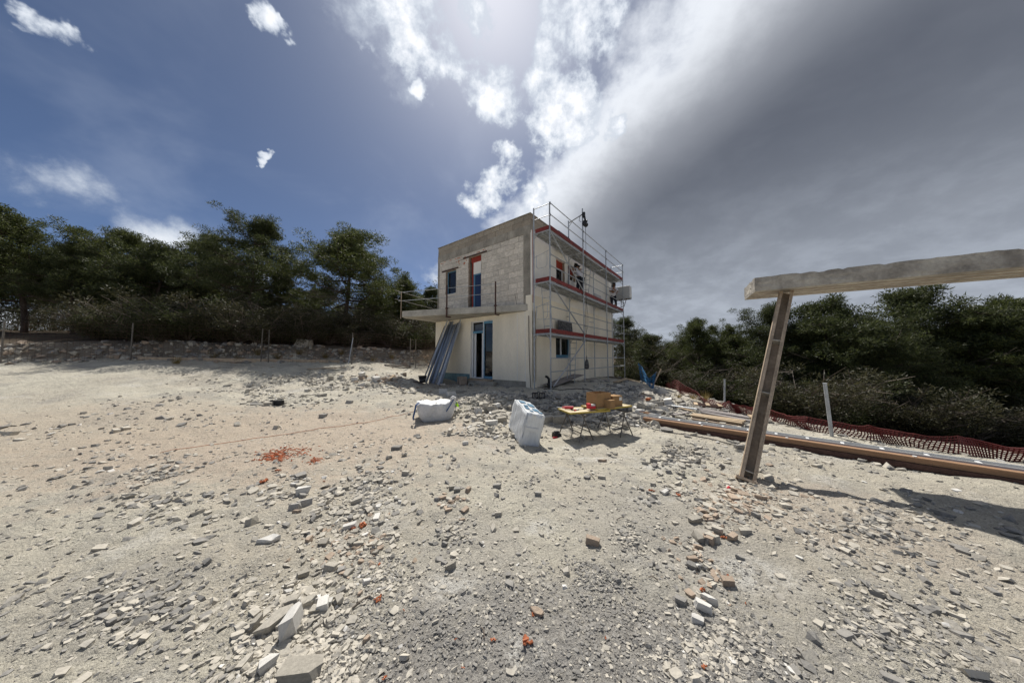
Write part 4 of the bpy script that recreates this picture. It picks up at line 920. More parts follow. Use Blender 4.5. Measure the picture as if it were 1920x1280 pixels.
# tools on the panel
def tool(label, px, py, rz, kind):
    t_ = thing('hand_tool', label, 'tool', at_height(px, py, TZ + .024), rz)
    if kind == 'drill':
        b = MB(); b.tube((-.10, 0, .035), (.08, 0, .035), .030, 10); b.tube((.08, 0, .035), (.13, 0, .035), .018, 8); b.build('motor_body', 'red_box', t_)
        MB().box((-.085, -.10, .01), (-.035, -.01, .055)).build('grip', 'black', t_); MB().tube((.13, 0, .035), (.24, 0, .035), .006, 6).build('bit', 'galv', t_)
    elif kind == 'plier':
        for s in (-1, 1): MB().path([(-.10, .035 * s, .01), (-.03, .018 * s, .012), (.0, 0, .012), (.06, -.012 * s, .012)], .009, 6).build('handle', 'red_box' if s < 0 else 'black', t_)
        MB().box((.0, -.016, .0), (.09, .016, .022)).build('jaw', 'galv', t_)
    else:
        MB().tube((-.12, 0, .014), (.0, 0, .014), .014, 8).build('handle', 'black', t_); MB().tube((0, 0, .014), (.14, 0, .014), .005, 6).build('shaft', 'galv', t_)
tool('red power drill lying at left end of yellow panel', 1066, 767, aT + R(150), 'drill'); tool('red handled pliers between drill and screwdriver on yellow panel', 1080, 769, aT + R(15), 'plier'); tool('black screwdriver on the yellow panel beside the red carton', 1094, 767, aT + R(-160), 'driver')
ch_ = thing('battery_charger', 'dark battery charger with red foot on ground by the trestle', 'charger', on_ground(1044, 819), R(20))
b = MB(); b.raw([(-.09, -.06, 0), (.09, -.06, 0), (.09, .06, 0), (-.09, .06, 0), (-.075, -.05, .10), (.07, -.05, .075), (.07, .05, .075), (-.075, .05, .10)], [(3, 2, 1, 0), (4, 5, 6, 7), (0, 1, 5, 4), (1, 2, 6, 5), (2, 3, 7, 6), (3, 0, 4, 7)]); b.build('case', 'black', ch_); MB().box((-.13, -.08, 0), (-.03, -.062, .03)).build('foot', 'red_box', ch_); MB().box((-.05, -.03, .09), (.04, .03, .12)).build('battery', 'black', ch_)

# ------------------------------------------------------------------ cords on the ground
def cord(label, pix, r, mat, name='cable'):
    P = [on_ground(*q) for q in pix]; pts = []
    for a, b_ in zip(P, P[1:]):
        n = max(2, int((b_ - a).length / .12))
        for k in range(n):
            q = a.lerp(b_, k / n); pts.append((q.x, q.y, gz1(q.x, q.y) + r + .004))
    pts.append(P[-1]); o = MB().path(pts, r, 5).build(name, mat, smooth=True); return tag(o, label, 'cable')
cord('thin orange string line stretched over the ground from the left', [(300, 850), (480, 822), (600, 805), (700, 790), (779, 771)], .0045, 'orange_cord', 'string_line')
cord('black cable running along the foot of the scaffold', [(1020, 730), (1060, 731), (1100, 731), (1125, 738), (1160, 768), (1185, 782), (1215, 790)], .014, 'black')
cord('thin dark cable crossing the pale ground before the long beams', [(1186, 795), (1260, 812), (1330, 823), (1400, 841)], .009, 'black')
cord('thin cable from the stony heap to the trestle table', [(1030, 745), (1045, 757), (1062, 775), (1075, 798)], .009, 'black')

# ------------------------------------------------------------------ timber, beams and pallet on the right
bp0 = on_ground(1207, 791); bp1 = on_ground(1440, 832); dd = (bp1 - bp0).normalized(); far_ = bp0 + dd * 4.9
def long_beam(name, label, mat, off_, w, h, z0, rings=None, cat='beam'):
    perp = Vector((-dd.y, dd.x, 0)).normalized()
    if perp.y < 0: perp = -perp
    a = bp0 + perp * off_; b_ = far_ + perp * off_; L_ = (b_ - a).length
    t_ = thing(name, label, cat, (a + b_) / 2, 0); zb = max(gz1(*(a.lerp(b_, q / 6)).to_tuple()[:2]) for q in range(7)) - (a.z + b_.z) / 2
    rz = math.atan2(dd.y, dd.x); t_.rotation_euler = (0, 0, rz); return t_, L_, zb + z0
t_, L_, z = long_beam('timber_beam', 'long orange brown timber beam at the front of the beam stack', 'timber_orange', 0, .09, .10, .03)
MB().box((-L_ / 2, -.06, z), (L_ / 2, .05, z + .09)).build('beam', 'timber_orange', t_, bevel=.006)
for x in (-L_ * .25, L_ * .02, L_ * .3): MB().tube((x, -.02, z + .085), (x, -.02, z + .102), .022, 8).build('bolt', 'paper', t_)
t_, L_, z = long_beam('timber_beam', 'long dark timber beam lying under the orange one', 'rust', -.02, .09, .10, -.04)
MB().box((-L_ / 2 + .1, -.07, z - .02), (L_ / 2 + .2, .06, z + .066)).build('beam', 'rust', t_)
t_, L_, z = long_beam('steel_channel', 'long grey steel channel with cross ties behind the orange beam', 'galv', .20, .2, .1, .05, cat='channel')
b = MB(); b.box((-L_ / 2 - .1, -.10, z), (L_ / 2, .13, z + .012)); b.box((-L_ / 2 - .1, -.10, z + .012), (L_ / 2, -.085, z + .10)); b.box((-L_ / 2 - .1, .115, z + .012), (L_ / 2, .13, z + .10)); b.build('channel', 'grey_box', t_)
for k in range(11):
    x = -L_ / 2 + .3 + k * .42; MB().box((x - .02, -.085, z + .07), (x + .02, .115, z + .085)).build('tie_bar', 'white_frame', t_)
def plank_px(label, a, b_, w, th, mat, dz=0.0): 
    p0, p1 = on_ground(*a), on_ground(*b_); return plank(label, p0 + Vector((0, 0, dz)), p1 + Vector((0, 0, dz)), w, th, mat)
for k in range(4):
    plank_px('grey weathered plank, ' + ('back', 'second from back', 'third from back', 'front')[k] + ' of the grey plank row', (1308 + k * 3, 772 + k * 2.8), (1402 + k * 2, 787 + k * 3.2), .15, .035, 'timber_grey', .06 + .012 * (k % 2))
for k in range(3):
    plank_px('yellow brown plank, ' + ('back', 'middle', 'front')[k] + ' of the plank stack before the grey row', (1299 - k * 2, 782 + k * 2.4), (1398 - k * 3, 797 + k * 2.6), .14, .04, 'timber', .07)
    plank_px('dark plank under the ' + ('back', 'middle', 'front')[k] + ' yellow brown plank', (1300 - k * 2, 783 + k * 2.4), (1396 - k * 3, 798 + k * 2.6), .13, .04, 'stone_brown', .02)
pp = on_ground(1327, 765); pal = thing('pallet', 'small wooden pallet with three pale top slats lying beyond planks', 'pallet', pp + Vector((0, 0, .02)), R(-30))
for x in (-.36, 0, .36): MB().box((x - .06, -.30, .075), (x + .06, .30, .10)).build('slat', 'timber', pal, bevel=.003)
for y in (-.27, 0, .27): MB().box((-.45, y - .04, 0), (.45, y + .04, .074)).build('runner', 'rust', pal)
o = MB().tube(on_ground(1247, 763) + Vector((0, 0, .06)), on_ground(1312, 772) + Vector((0, 0, .06)), .035, 10).build('grey_pipe', 'galv'); tag(o, 'grey pipe lying on rubble left of the pallet', 'pipe')
# leaning steel prop and concrete canopy at the right edge
pr0 = gpt(3.12, 3.78, -.01); pr1 = Vector((4.62, 4.62, 2.70)); zx = (pr1 - pr0).normalized(); L_ = (pr1 - pr0).length
xx = Vector((.86, -.51, 0)); xx = (xx - zx * xx.dot(zx)).normalized(); yy = zx.cross(xx)
prop = thing('steel_prop', 'dusty brown steel channel prop leaning up to the concrete canopy', 'prop', pr0); prop.rotation_euler = Matrix((xx, yy, zx)).transposed().to_euler()
b = MB(); b.box((-.085, .05, 0), (.085, .062, L_)); b.build('web', 'dusty_steel', prop)
for x in (-.085, .073): MB().box((x, -.07, 0), (x + .012, .05, L_)).build('flange', 'dusty_steel', prop)
for x in (-.072, .045): MB().box((x, -.07, 0), (x + .027, -.06, L_)).build('lip', 'dusty_steel', prop)
for z in (.1, 1.28, 2.2): MB().box((-.073, -.058, z), (.073, .05, z + .012)).build('stiffener', 'concrete_light', prop)
MB().box((-.12, -.10, -.03), (.12, .09, .0)).build('foot_plate', 'dusty_steel', prop)
can = thing('concrete_canopy', 'rough concrete canopy slab end jutting in at the upper right', 'canopy', (4.08, 4.6, 0), math.atan2(-.51, .86))
bm = bmesh.new(); bmesh.ops.create_cube(bm, size=1.0)
for v in bm.verts: v.co = Vector(((v.co.x + .5) * 4.6, (v.co.y + .5) * .84, 2.70 + (v.co.z + .5) * .23))
bmesh.ops.subdivide_edges(bm, edges=[e for e in bm.edges if abs(e.verts[0].co.x - e.verts[1].co.x) > 1], cuts=90, use_grid_fill=True); bmesh.ops.subdivide_edges(bm, edges=[e for e in bm.edges if e.calc_length() > .2], cuts=7, use_grid_fill=True)
for v in bm.verts:
    q = v.co; edge = (q.z > 2.92) * ((q.y < .02) + (q.y > .82) + (q.x < .02))
    v.co.z += (fbm(np.array([q.x]), np.array([q.y]), 6, 3)[0] * .02) * (q.z > 2.8) - edge * max(0, fbm(np.array([q.x + 9]), np.array([q.y]), 9, 3)[0]) * .10; v.co.y += fbm(np.array([q.x]), np.array([q.z * 3]), 7, 3)[0] * .018; v.co.x += fbm(np.array([q.y]), np.array([q.z * 3]), 9, 3)[0] * .018
me = bpy.data.meshes.new('slab'); bm.to_mesh(me); bm.free(); me.materials.append(M['stained_concrete']); CS = obj('slab', me, can)
for y in (.2, .4, .62): MB().box((.02, y, 2.694), (4.6, y + .02, 2.699)).build('board_ridge', 'stone_brown', CS)
for x in (4.2,): MB().box((x, .05, -.6), (x + .35, .8, 2.70)).build('column', 'concrete', can)

# ------------------------------------------------------------------ nets and posts on the right
np0 = on_ground(1203, 716); np1 = on_ground(1221, 727)
bn = thing('blue_net', 'torn blue net draped over the heap beside the scaffold', 'net', np0)
b = MB()
A_ = [np0 + Vector((-.1, .2, 1.15)), np0 + Vector((.08, .1, .95)), np0.lerp(np1, .5) + Vector((0, 0, .55)), np1 + Vector((-.1, 0, .42)), np1 + Vector((.25, 0, .75))]
B_ = [np0 + Vector((0, .1, .02)), np0 + Vector((.15, -.1, .04)), np0.lerp(np1, .5) + Vector((0, -.15, .0)), np1 + Vector((-.1, -.2, -.02)), np1 + Vector((.0, -.2, -.05))]
def lerp_list(P, t):
    k = min(int(t * (len(P) - 1)), len(P) - 2); return P[k].lerp(P[k + 1], t * (len(P) - 1) - k)
for i in range(30):
    t = i / 29; a = lerp_list(A_, t); c_ = lerp_list(B_, t); j_ = Vector((rnd.uniform(-.04, .04), rnd.uniform(-.08, .08), rnd.uniform(-.05, .05)))
    b.path([a - np0, (a.lerp(c_, .5) + j_) - np0, c_ - np0], .008, 4)
for k in range(10):
    q = k / 9; b.path([lerp_list(A_, t / 12).lerp(lerp_list(B_, t / 12), q) - np0 + Vector((rnd.uniform(-.03, .03), rnd.uniform(-.05, .05), rnd.uniform(-.03, .03))) for t in range(13)], .008, 4)
b.build('mesh_strands', 'blue_net', bn)
p0 = np1 + Vector((-.02, .0, -.1)); o = MB().box((-.03, -.02, 0), (.03, .02, 1.15)).build('stake', 'dusty_steel'); o.location = p0; o.rotation_euler = (0, R(28), 0); tag(o, 'leaning brown stake between blue net and red safety net', 'stake')
ND = [(1236, 722, 706), (1275, 738, 722), (1310, 750, 735), (1361, 768, 752), (1400, 779, 762), (1440, 787, 770), (1520, 808, 790), (1640, 828, 812), (1790, 850, 830), (1950, 872, 850)]
NP = []
for px, yb, yt in ND:
    q = on_ground(px, yb); NP.append((q, .58 if px < 1300 else .34))
sn = thing('safety_net', 'sagging red plastic safety net along the edge of the drop', 'safety net', NP[2][0])
b = MB(); o0 = NP[2][0]
def npt(t, q):
    k = min(int(t * (len(NP) - 1)), len(NP) - 2); f = t * (len(NP) - 1) - k
    p = NP[k][0].lerp(NP[k + 1][0], f); h = NP[k][1] * (1 - f) + NP[k + 1][1] * f; sag = .05 * math.sin(math.pi * (f)) + .012 * math.sin(t * 60)
    return Vector((p.x + .06 * math.sin(t * 33 + q * 3), p.y + .08 * math.sin(t * 47 + q * 2), gz1(p.x, p.y) - .02 + (h - sag) * q)) - o0
NS = 190
for k in range(9): b.path([npt(t / NS, k / 8) for t in range(NS + 1)], .011, 4)
for t in range(NS + 1): b.path([npt(t / NS, 0), npt(t / NS, .5), npt(t / NS, 1)], .010, 4)
b.build('net_strands', 'red_net', sn)
for (px, yb, hh, tl, lab) in ((1358, 762, 1.15, 3, 'grey metal post standing in the red safety net'), (1560, 818, 1.2, -4, 'grey metal post at the far right of the red safety net')):
    q = on_ground(px, yb); t_ = thing('net_post', lab, 'post', q + Vector((0, 0, -.05))); t_.rotation_euler = (0, R(tl), 0)
    MB().tube((0, 0, 0), (0, 0, hh), .032, 8).build('post', 'galv', t_); MB().tube((0, 0, hh), (0, 0, hh + .02), .036, 8).build('cap', 'galv', t_)
# loose boards and kerb on the left
for lab, a, b_, w, th, mt, dz in (('pale batten lying on the slope below the bank', (577, 694), (648, 691), .09, .03, 'timber', .02), ('dark board lying on the slope left of the house', (722, 686), (770, 690), .14, .04, 'rust', .02), ('short pale board end sticking out of the rubble by the bucket', (728, 717), (738, 706), .10, .03, 'timber', .03), ('brown lath in the rubble heap by the bucket', (735, 718), (752, 710), .07, .03, 'stone_brown', .05), ('dark iron bar lying before the black bucket', (775, 717), (795, 722), .04, .03, 'rust', .02)): plank_px(lab, a, b_, w, th, mt, dz)
for i_, (a, b_, w, mt) in enumerate((((1262, 783), (1290, 778), .12, 'timber_grey'), ((1272, 770), (1300, 776), .08, 'timber'), ((1405, 782), (1425, 796), .10, 'timber'), ((1350, 768), (1392, 776), .10, 'timber_grey'), ((1255, 752), (1282, 757), .10, 'timber_grey'), ((1195, 777), (1230, 783), .14, 'timber_orange'))):
    plank_px(('short grey board in rubble left of the plank stack', 'thin pale lath left of the pallet', 'short pale board near the right end of planks', 'grey board between the pallet and the grey planks', 'grey board in rubble below the red net', 'orange brown board end beside the long beams')[i_], a, b_, w, .03, mt, .05)
p0 = gpt(-16.0, 11.9, -.02); p1 = gpt(-9.0, 14.5, -.02); plank('long dark edge board along the foot of the bank', p0, p1, .06, .16, 'dusty_steel', 'edge_board')
# ------------------------------------------------------------------ stones
def hull_mesh(seed, flat, n=13, boxy=0.5):
    r_ = random.Random(seed); bm = bmesh.new()
    for _ in range(n):
        v = Vector((r_.uniform(-1, 1), r_.uniform(-1, 1), r_.uniform(-1, 1))); m_ = max(abs(v.x), abs(v.y), abs(v.z)); v = (v / m_) * boxy + v.normalized() * (1 - boxy)
        bm.verts.new((v.x * .5, v.y * .5 * r_.uniform(.75, 1), v.z * .5 * flat))
    g = bmesh.ops.convex_hull(bm, input=list(bm.verts)); junk = list({e for e in g['geom_interior'] + g['geom_unused'] if isinstance(e, bmesh.types.BMVert)})
    if junk: bmesh.ops.delete(bm, geom=junk, context='VERTS')
    bmesh.ops.triangulate(bm, faces=bm.faces); return bm
def shard_mesh(seed, flat, drop=1, keep=.55):
    """angular broken piece: a box with shifted corners, some knocked off"""
    r_ = random.Random(seed); bm = bmesh.new(); cs_ = [(x, y, z) for x in (-1, 1) for y in (-1, 1) for z in (-1, 1)]; r_.shuffle(cs_)
    for x, y, z in cs_[drop:]: bm.verts.new((x * .5 * r_.uniform(keep, 1), y * .42 * r_.uniform(keep, 1), z * .5 * flat * r_.uniform(keep, 1)))
    for x, y, z in cs_[:drop]:
        bm.verts.new((x * .5 * r_.uniform(.15, .6), y * .42 * r_.uniform(.6, 1), z * .5 * flat * r_.uniform(.6, 1))); bm.verts.new((x * .5 * r_.uniform(.6, 1), y * .42 * r_.uniform(.15, .5), z * .5 * flat * r_.uniform(.5, .9)))
    g = bmesh.ops.convex_hull(bm, input=list(bm.verts)); junk = list({e for e in g['geom_interior'] + g['geom_unused'] if isinstance(e, bmesh.types.BMVert)})
    if junk: bmesh.ops.delete(bm, geom=junk, context='VERTS')
    bmesh.ops.triangulate(bm, faces=bm.faces); return bm
def slab_mesh(seed, n=6, flat=.3):
    """broken slab: irregular polygon with thickness and chipped edge"""
    r_ = random.Random(seed); bm = bmesh.new(); ring = []
    for z, sc_ in ((-.5, .93), (.35, 1.0), (.5, .88)):
        ring.append([bm.verts.new((sc_ * .5 * R_[0], sc_ * .5 * R_[1], z * flat + r_.uniform(-.03, .03))) for R_ in [((.78 + .25 * math.sin(seed * 7 + k * 2.6)) * math.cos(2 * math.pi * k / n + .3 * math.sin(seed + k)), (.62 + .2 * math.cos(seed * 3 + k * 1.7)) * math.sin(2 * math.pi * k / n + .3 * math.sin(seed + k))) for k in range(n)]])
    for a, b_ in zip(ring, ring[1:]):
        for k in range(n): bm.faces.new((a[k], a[(k + 1) % n], b_[(k + 1) % n], b_[k]))
    bm.faces.new(ring[0][::-1]); bm.faces.new(ring[-1]); bmesh.ops.triangulate(bm, faces=bm.faces); bmesh.ops.recalc_face_normals(bm, faces=bm.faces); return bm
def roughen(bm, amt, seed):
    r_ = random.Random(seed); bmesh.ops.subdivide_edges(bm, edges=list(bm.edges), cuts=1, use_grid_fill=True); bmesh.ops.triangulate(bm, faces=bm.faces)
    for v in bm.verts: v.co += Vector((r_.uniform(-1, 1), r_.uniform(-1, 1), r_.uniform(-1, 1))) * amt
    return bm
STONE = {}
def stone_mesh(kind, i, mat):
    k = (kind, i, mat)
    if k not in STONE:
        bm = {'chunk': lambda: roughen(shard_mesh(i + 1, .75, 2, .6), .010, i), 'slab': lambda: roughen(slab_mesh(i + 1, 5 + i % 3, .30), .008, i), 'plate': lambda: roughen(slab_mesh(i + 5, 4 + i % 3, .16), .010, i), 'brick': lambda: roughen(shard_mesh(i + 40, .62, 1, .8), .008, i)}[kind]()
        me = bpy.data.meshes.new('stone'); bm.to_mesh(me); bm.free(); me.materials.append(M[mat]); STONE[k] = me
    return STONE[k]
def stone(p, size, kind, mat, label, group, name='stone', rot=None, sink=.2, var=None, yscale=1.0, zscale=1.0):
    v = rnd.randrange(7) if var is None else var; me = stone_mesh(kind, v, mat)
    o = obj(name, me, None, None, rot or (rnd.uniform(-.25, .25), rnd.uniform(-.25, .25), rnd.uniform(0, 6.28)), (size, size * yscale, size * zscale))
    hz = {'chunk': .31, 'slab': .15, 'plate': .08, 'brick': .27}[kind] * size * zscale
    o.location = (p.x, p.y, p.z + hz * (1 - 2 * sink)); return tag(o, label, 'stone', group)
# the stones one can name
NAMED = [  # px, py, size(m), kind, material, yaw, y-scale, z-scale, label
    (546, 1182, .165, 'chunk', 'limestone_white', 1.9, .62, 1.1, 'large white stone block standing in the lower left stone heap'),
    (515, 1172, .26, 'slab', 'limestone', 1.25, .50, .7, 'long flat beige slab left of the white stone block'),
    (578, 1135, .15, 'slab', 'limestone', .7, .7, 1.3, 'thick tilted grey slab behind the white stone block'),
    (548, 1133, .09, 'chunk', 'limestone', .4, .8, 1, 'small dark sided chunk left of the thick tilted slab'),
    (595, 1178, .085, 'slab', 'limestone', 1.2, .7, 1, 'narrow grey stone right of the white stone block'),
    (592, 1150, .075, 'chunk', 'limestone', .2, .8, .8, 'pointed stone under the right end of thick tilted slab'),
    (565, 1268, .20, 'chunk', 'limestone', .3, .8, .5, 'wide low beige boulder at the bottom edge on the left'),
    (500, 1255, .09, 'chunk', 'limestone_white', 1, .8, .9, 'pale stone near the bottom left corner'),
    (592, 1101, .085, 'slab', 'limestone', .1, .8, 1, 'flat pentagonal stone above the lower left heap'),
    (543, 1101, .09, 'slab', 'limestone', .4, .6, 1, 'flat oblong stone left of the pentagonal one'),
    (508, 1015, .23, 'plate', 'limestone_white', .35, .6, 1, 'wide pale flat plate of rock at the left edge'),
    (558, 963, .13, 'slab', 'stone_brown', .2, .5, .8, 'flat pinkish stone on the left ground'),
    (660, 1072, .075, 'slab', 'limestone', .5, .6, 1, 'smooth grey wedge stone left of the white chips'),
    (640, 1073, .06, 'chunk', 'limestone_grey', .5, .8, 1, 'dark grey chunk left of the smooth wedge'),
    (687, 1093, .055, 'chunk', 'limestone_white', .5, .8, .8, 'upper of two bright white chips on the ground'),
    (709, 1110, .05, 'plate', 'limestone_white', .9, .9, 1.4, 'lower of two bright white chips on the ground'),
    (676, 1112, .05, 'slab', 'stone_brown', .9, .8, 1, 'small tan slab left of the lower white chip'),
    (639, 1112, .055, 'brick', 'limestone_grey', .9, .8, 1.1, 'small upright grey chunk between tan slab and thick slab'),
    (688, 1200, .06, 'slab', 'stone_brown', .9, .8, 1.3, 'brown wedge stone alone on the grey gravel'),
    (845, 1065, .085, 'chunk', 'limestone', .6, .6, .9, 'grey oval stone on the gravel left of centre'),
    (795, 1017, .05, 'plate', 'limestone_grey', .6, .8, 1.4, 'small greenish grey plate stone left of centre'),
    (834, 1014, .06, 'slab', 'limestone', .1, .8, 1.2, 'low flat stone below the small stone pile'),
    (1007, 1150, .105, 'plate', 'stone_brown', -.5, .8, 1.2, 'broken tan tile lying on the grey gravel'),
    (1111, 1021, .125, 'brick', 'stone_brown', -.35, .55, .8, 'brown half brick on the ground right of centre'),
    (934, 968, .075, 'brick', 'limestone', 0, .55, .8, 'small lilac grey brick piece alone in the middle ground'),
    (1009, 929, .08, 'chunk', 'limestone_grey', 0, .7, .9, 'dark olive chunk alone in the middle ground'),
    (830, 937, .15, 'slab', 'stone_brown', .3, .6, .8, 'long reddish slab in the small stone pile'),
    (845, 943, .10, 'slab', 'stone_brown', .1, .6, .9, 'short reddish slab beside the long one'),
    (848, 917, .11, 'chunk', 'limestone', .1, .8, .7, 'grey stone on top of the small stone pile'),
    (932, 915, .12, 'chunk', 'limestone_grey', .1, .6, .7, 'grey lump beyond the small lilac brick piece'),
    (1318, 1143, .115, 'chunk', 'limestone_white', -.6, .5, .75, 'long white stone, middle of the three white stones'),
    (1330, 1130, .11, 'slab', 'limestone_white', -.9, .5, 1.2, 'split white stone behind the long white one'),
    (1308, 1170, .075, 'chunk', 'limestone_white', -.5, .65, .8, 'lowest of the three white stones on the right'),
    (1278, 1132, .075, 'brick', 'limestone_grey', -.6, .7, 1, 'dark square chunk left of the three white stones'),
    (1333, 1018, .11, 'brick', 'stone_brown', .6, .7, 1, 'squared brown stone standing in the right stone band'),
    (1364, 1098, .09, 'brick', 'stone_brown', -.2, .7, .9, 'brownish brick end in the right stone band'),
    (1298, 1052, .09, 'brick', 'stone_brown', 0, .6, .8, 'flat brown brick piece above the pale blue stone'),
    (1305, 1066, .11, 'slab', 'limestone_white', -.3, .5, .9, 'pale blue grey stone below the flat brown piece'),
    (1303, 977, .12, 'brick', 'limestone', .2, .6, .7, 'square grey block at upper end of right stone band'),
    (1335, 997, .11, 'brick', 'limestone', -.1, .6, .7, 'grey block right behind the squared brown stone'),
    (1397, 1002, .10, 'brick', 'limestone', -.1, .6, .8, 'pale block at the far right of stone band'),
    (1128, 897, .11, 'brick', 'limestone', -.3, .4, .7, 'small oblong stone right of middle'),
    (1131, 865, .22, 'slab', 'stone_brown', -.1, .5, .6, 'tan flat stone before the table shadow'),
    (831, 737, .34, 'brick', 'limestone_white', .1, .6, .9, 'white cut stone block behind the white builder bag'),
    (846, 742, .36, 'chunk', 'limestone_white', .5, .7, .7, 'rounded pale boulder right of the white cut block'),
    (862, 737, .3, 'chunk', 'limestone', .5, .7, .6, 'grey boulder right of the rounded pale boulder'),
    (966, 820, .20, 'chunk', 'limestone', .3, .6, .7, 'pale stone wedged under the wrapped insulation pack'),
    (998, 833, .17, 'slab', 'limestone_grey', .5, .6, 1.2, 'grey stone at the foot of the wrapped insulation pack'),
    (920, 770, .28, 'chunk', 'limestone', .3, .8, .8, 'upper grey boulder left of the insulation pack'),
    (940, 793, .26, 'brick', 'limestone', .3, .8, .9, 'squared grey boulder left of the insulation pack'),
    (922, 797, .30, 'chunk', 'limestone_white', .1, .7, .7, 'pale boulder at foot of the heap left of insulation pack'),
    (1025, 792, .36, 'brick', 'limestone', .2, .6, .9, 'round edged pale boulder with clay end below stony heap'),
    (1050, 793, .40, 'brick', 'limestone', .1, .6, .9, 'squared pale boulder left of the near trestle'),
    (1240, 772, .42, 'brick', 'limestone_white', .4, .6, .8, 'pale block in the rubble right of the table'),
    (1228, 762, .36, 'chunk', 'limestone', .4, .7, 1, 'grey block behind the pale one right of the table'),
    (1216, 750, .32, 'slab', 'clay', .4, .6, .8, 'orange clay fragment in the rubble right of the table'),
    (1238, 738, .55, 'chunk', 'limestone_white', .2, .7, .7, 'pale boulder below the leaning brown stake'),
    (519, 759, .36, 'brick', 'black', .05, .4, .8, 'dark brick lying on the left ground'),
    (504, 760, .26, 'brick', 'limestone', .2, .7, .8, 'grey stone block left of the dark brick'),
    (602, 742, .40, 'slab', 'limestone', .1, .6, .6, 'flat grey slab on the left slope'),
    (570, 647, .75, 'chunk', 'limestone', .1, .8, .8, 'round boulder on top of the bank behind the fence'),
    (606, 782, .17, 'chunk', 'limestone_grey', .1, .8, .9, 'dark stone alone on the pinkish left ground'),
    (655, 757, .2, 'chunk', 'limestone_grey', .1, .7, .7, 'dark stone farther back on pinkish left ground'),
    (744, 843, .18, 'chunk', 'limestone_grey', .1, .7, .7, 'grey stone in the pale ground below the bag'),
    (1386, 843, .2, 'chunk', 'limestone_grey', .1, .7, .8, 'dark stone before the beams left of the prop'),
]
for px, py, sz, kd, mt, yaw, ys, zs, lab in NAMED:
    stone(on_ground(px, py), sz, kd, mt, lab, None, rot=(rnd.uniform(-.12, .12), rnd.uniform(-.12, .12), yaw), sink=.16, yscale=ys, zscale=zs)
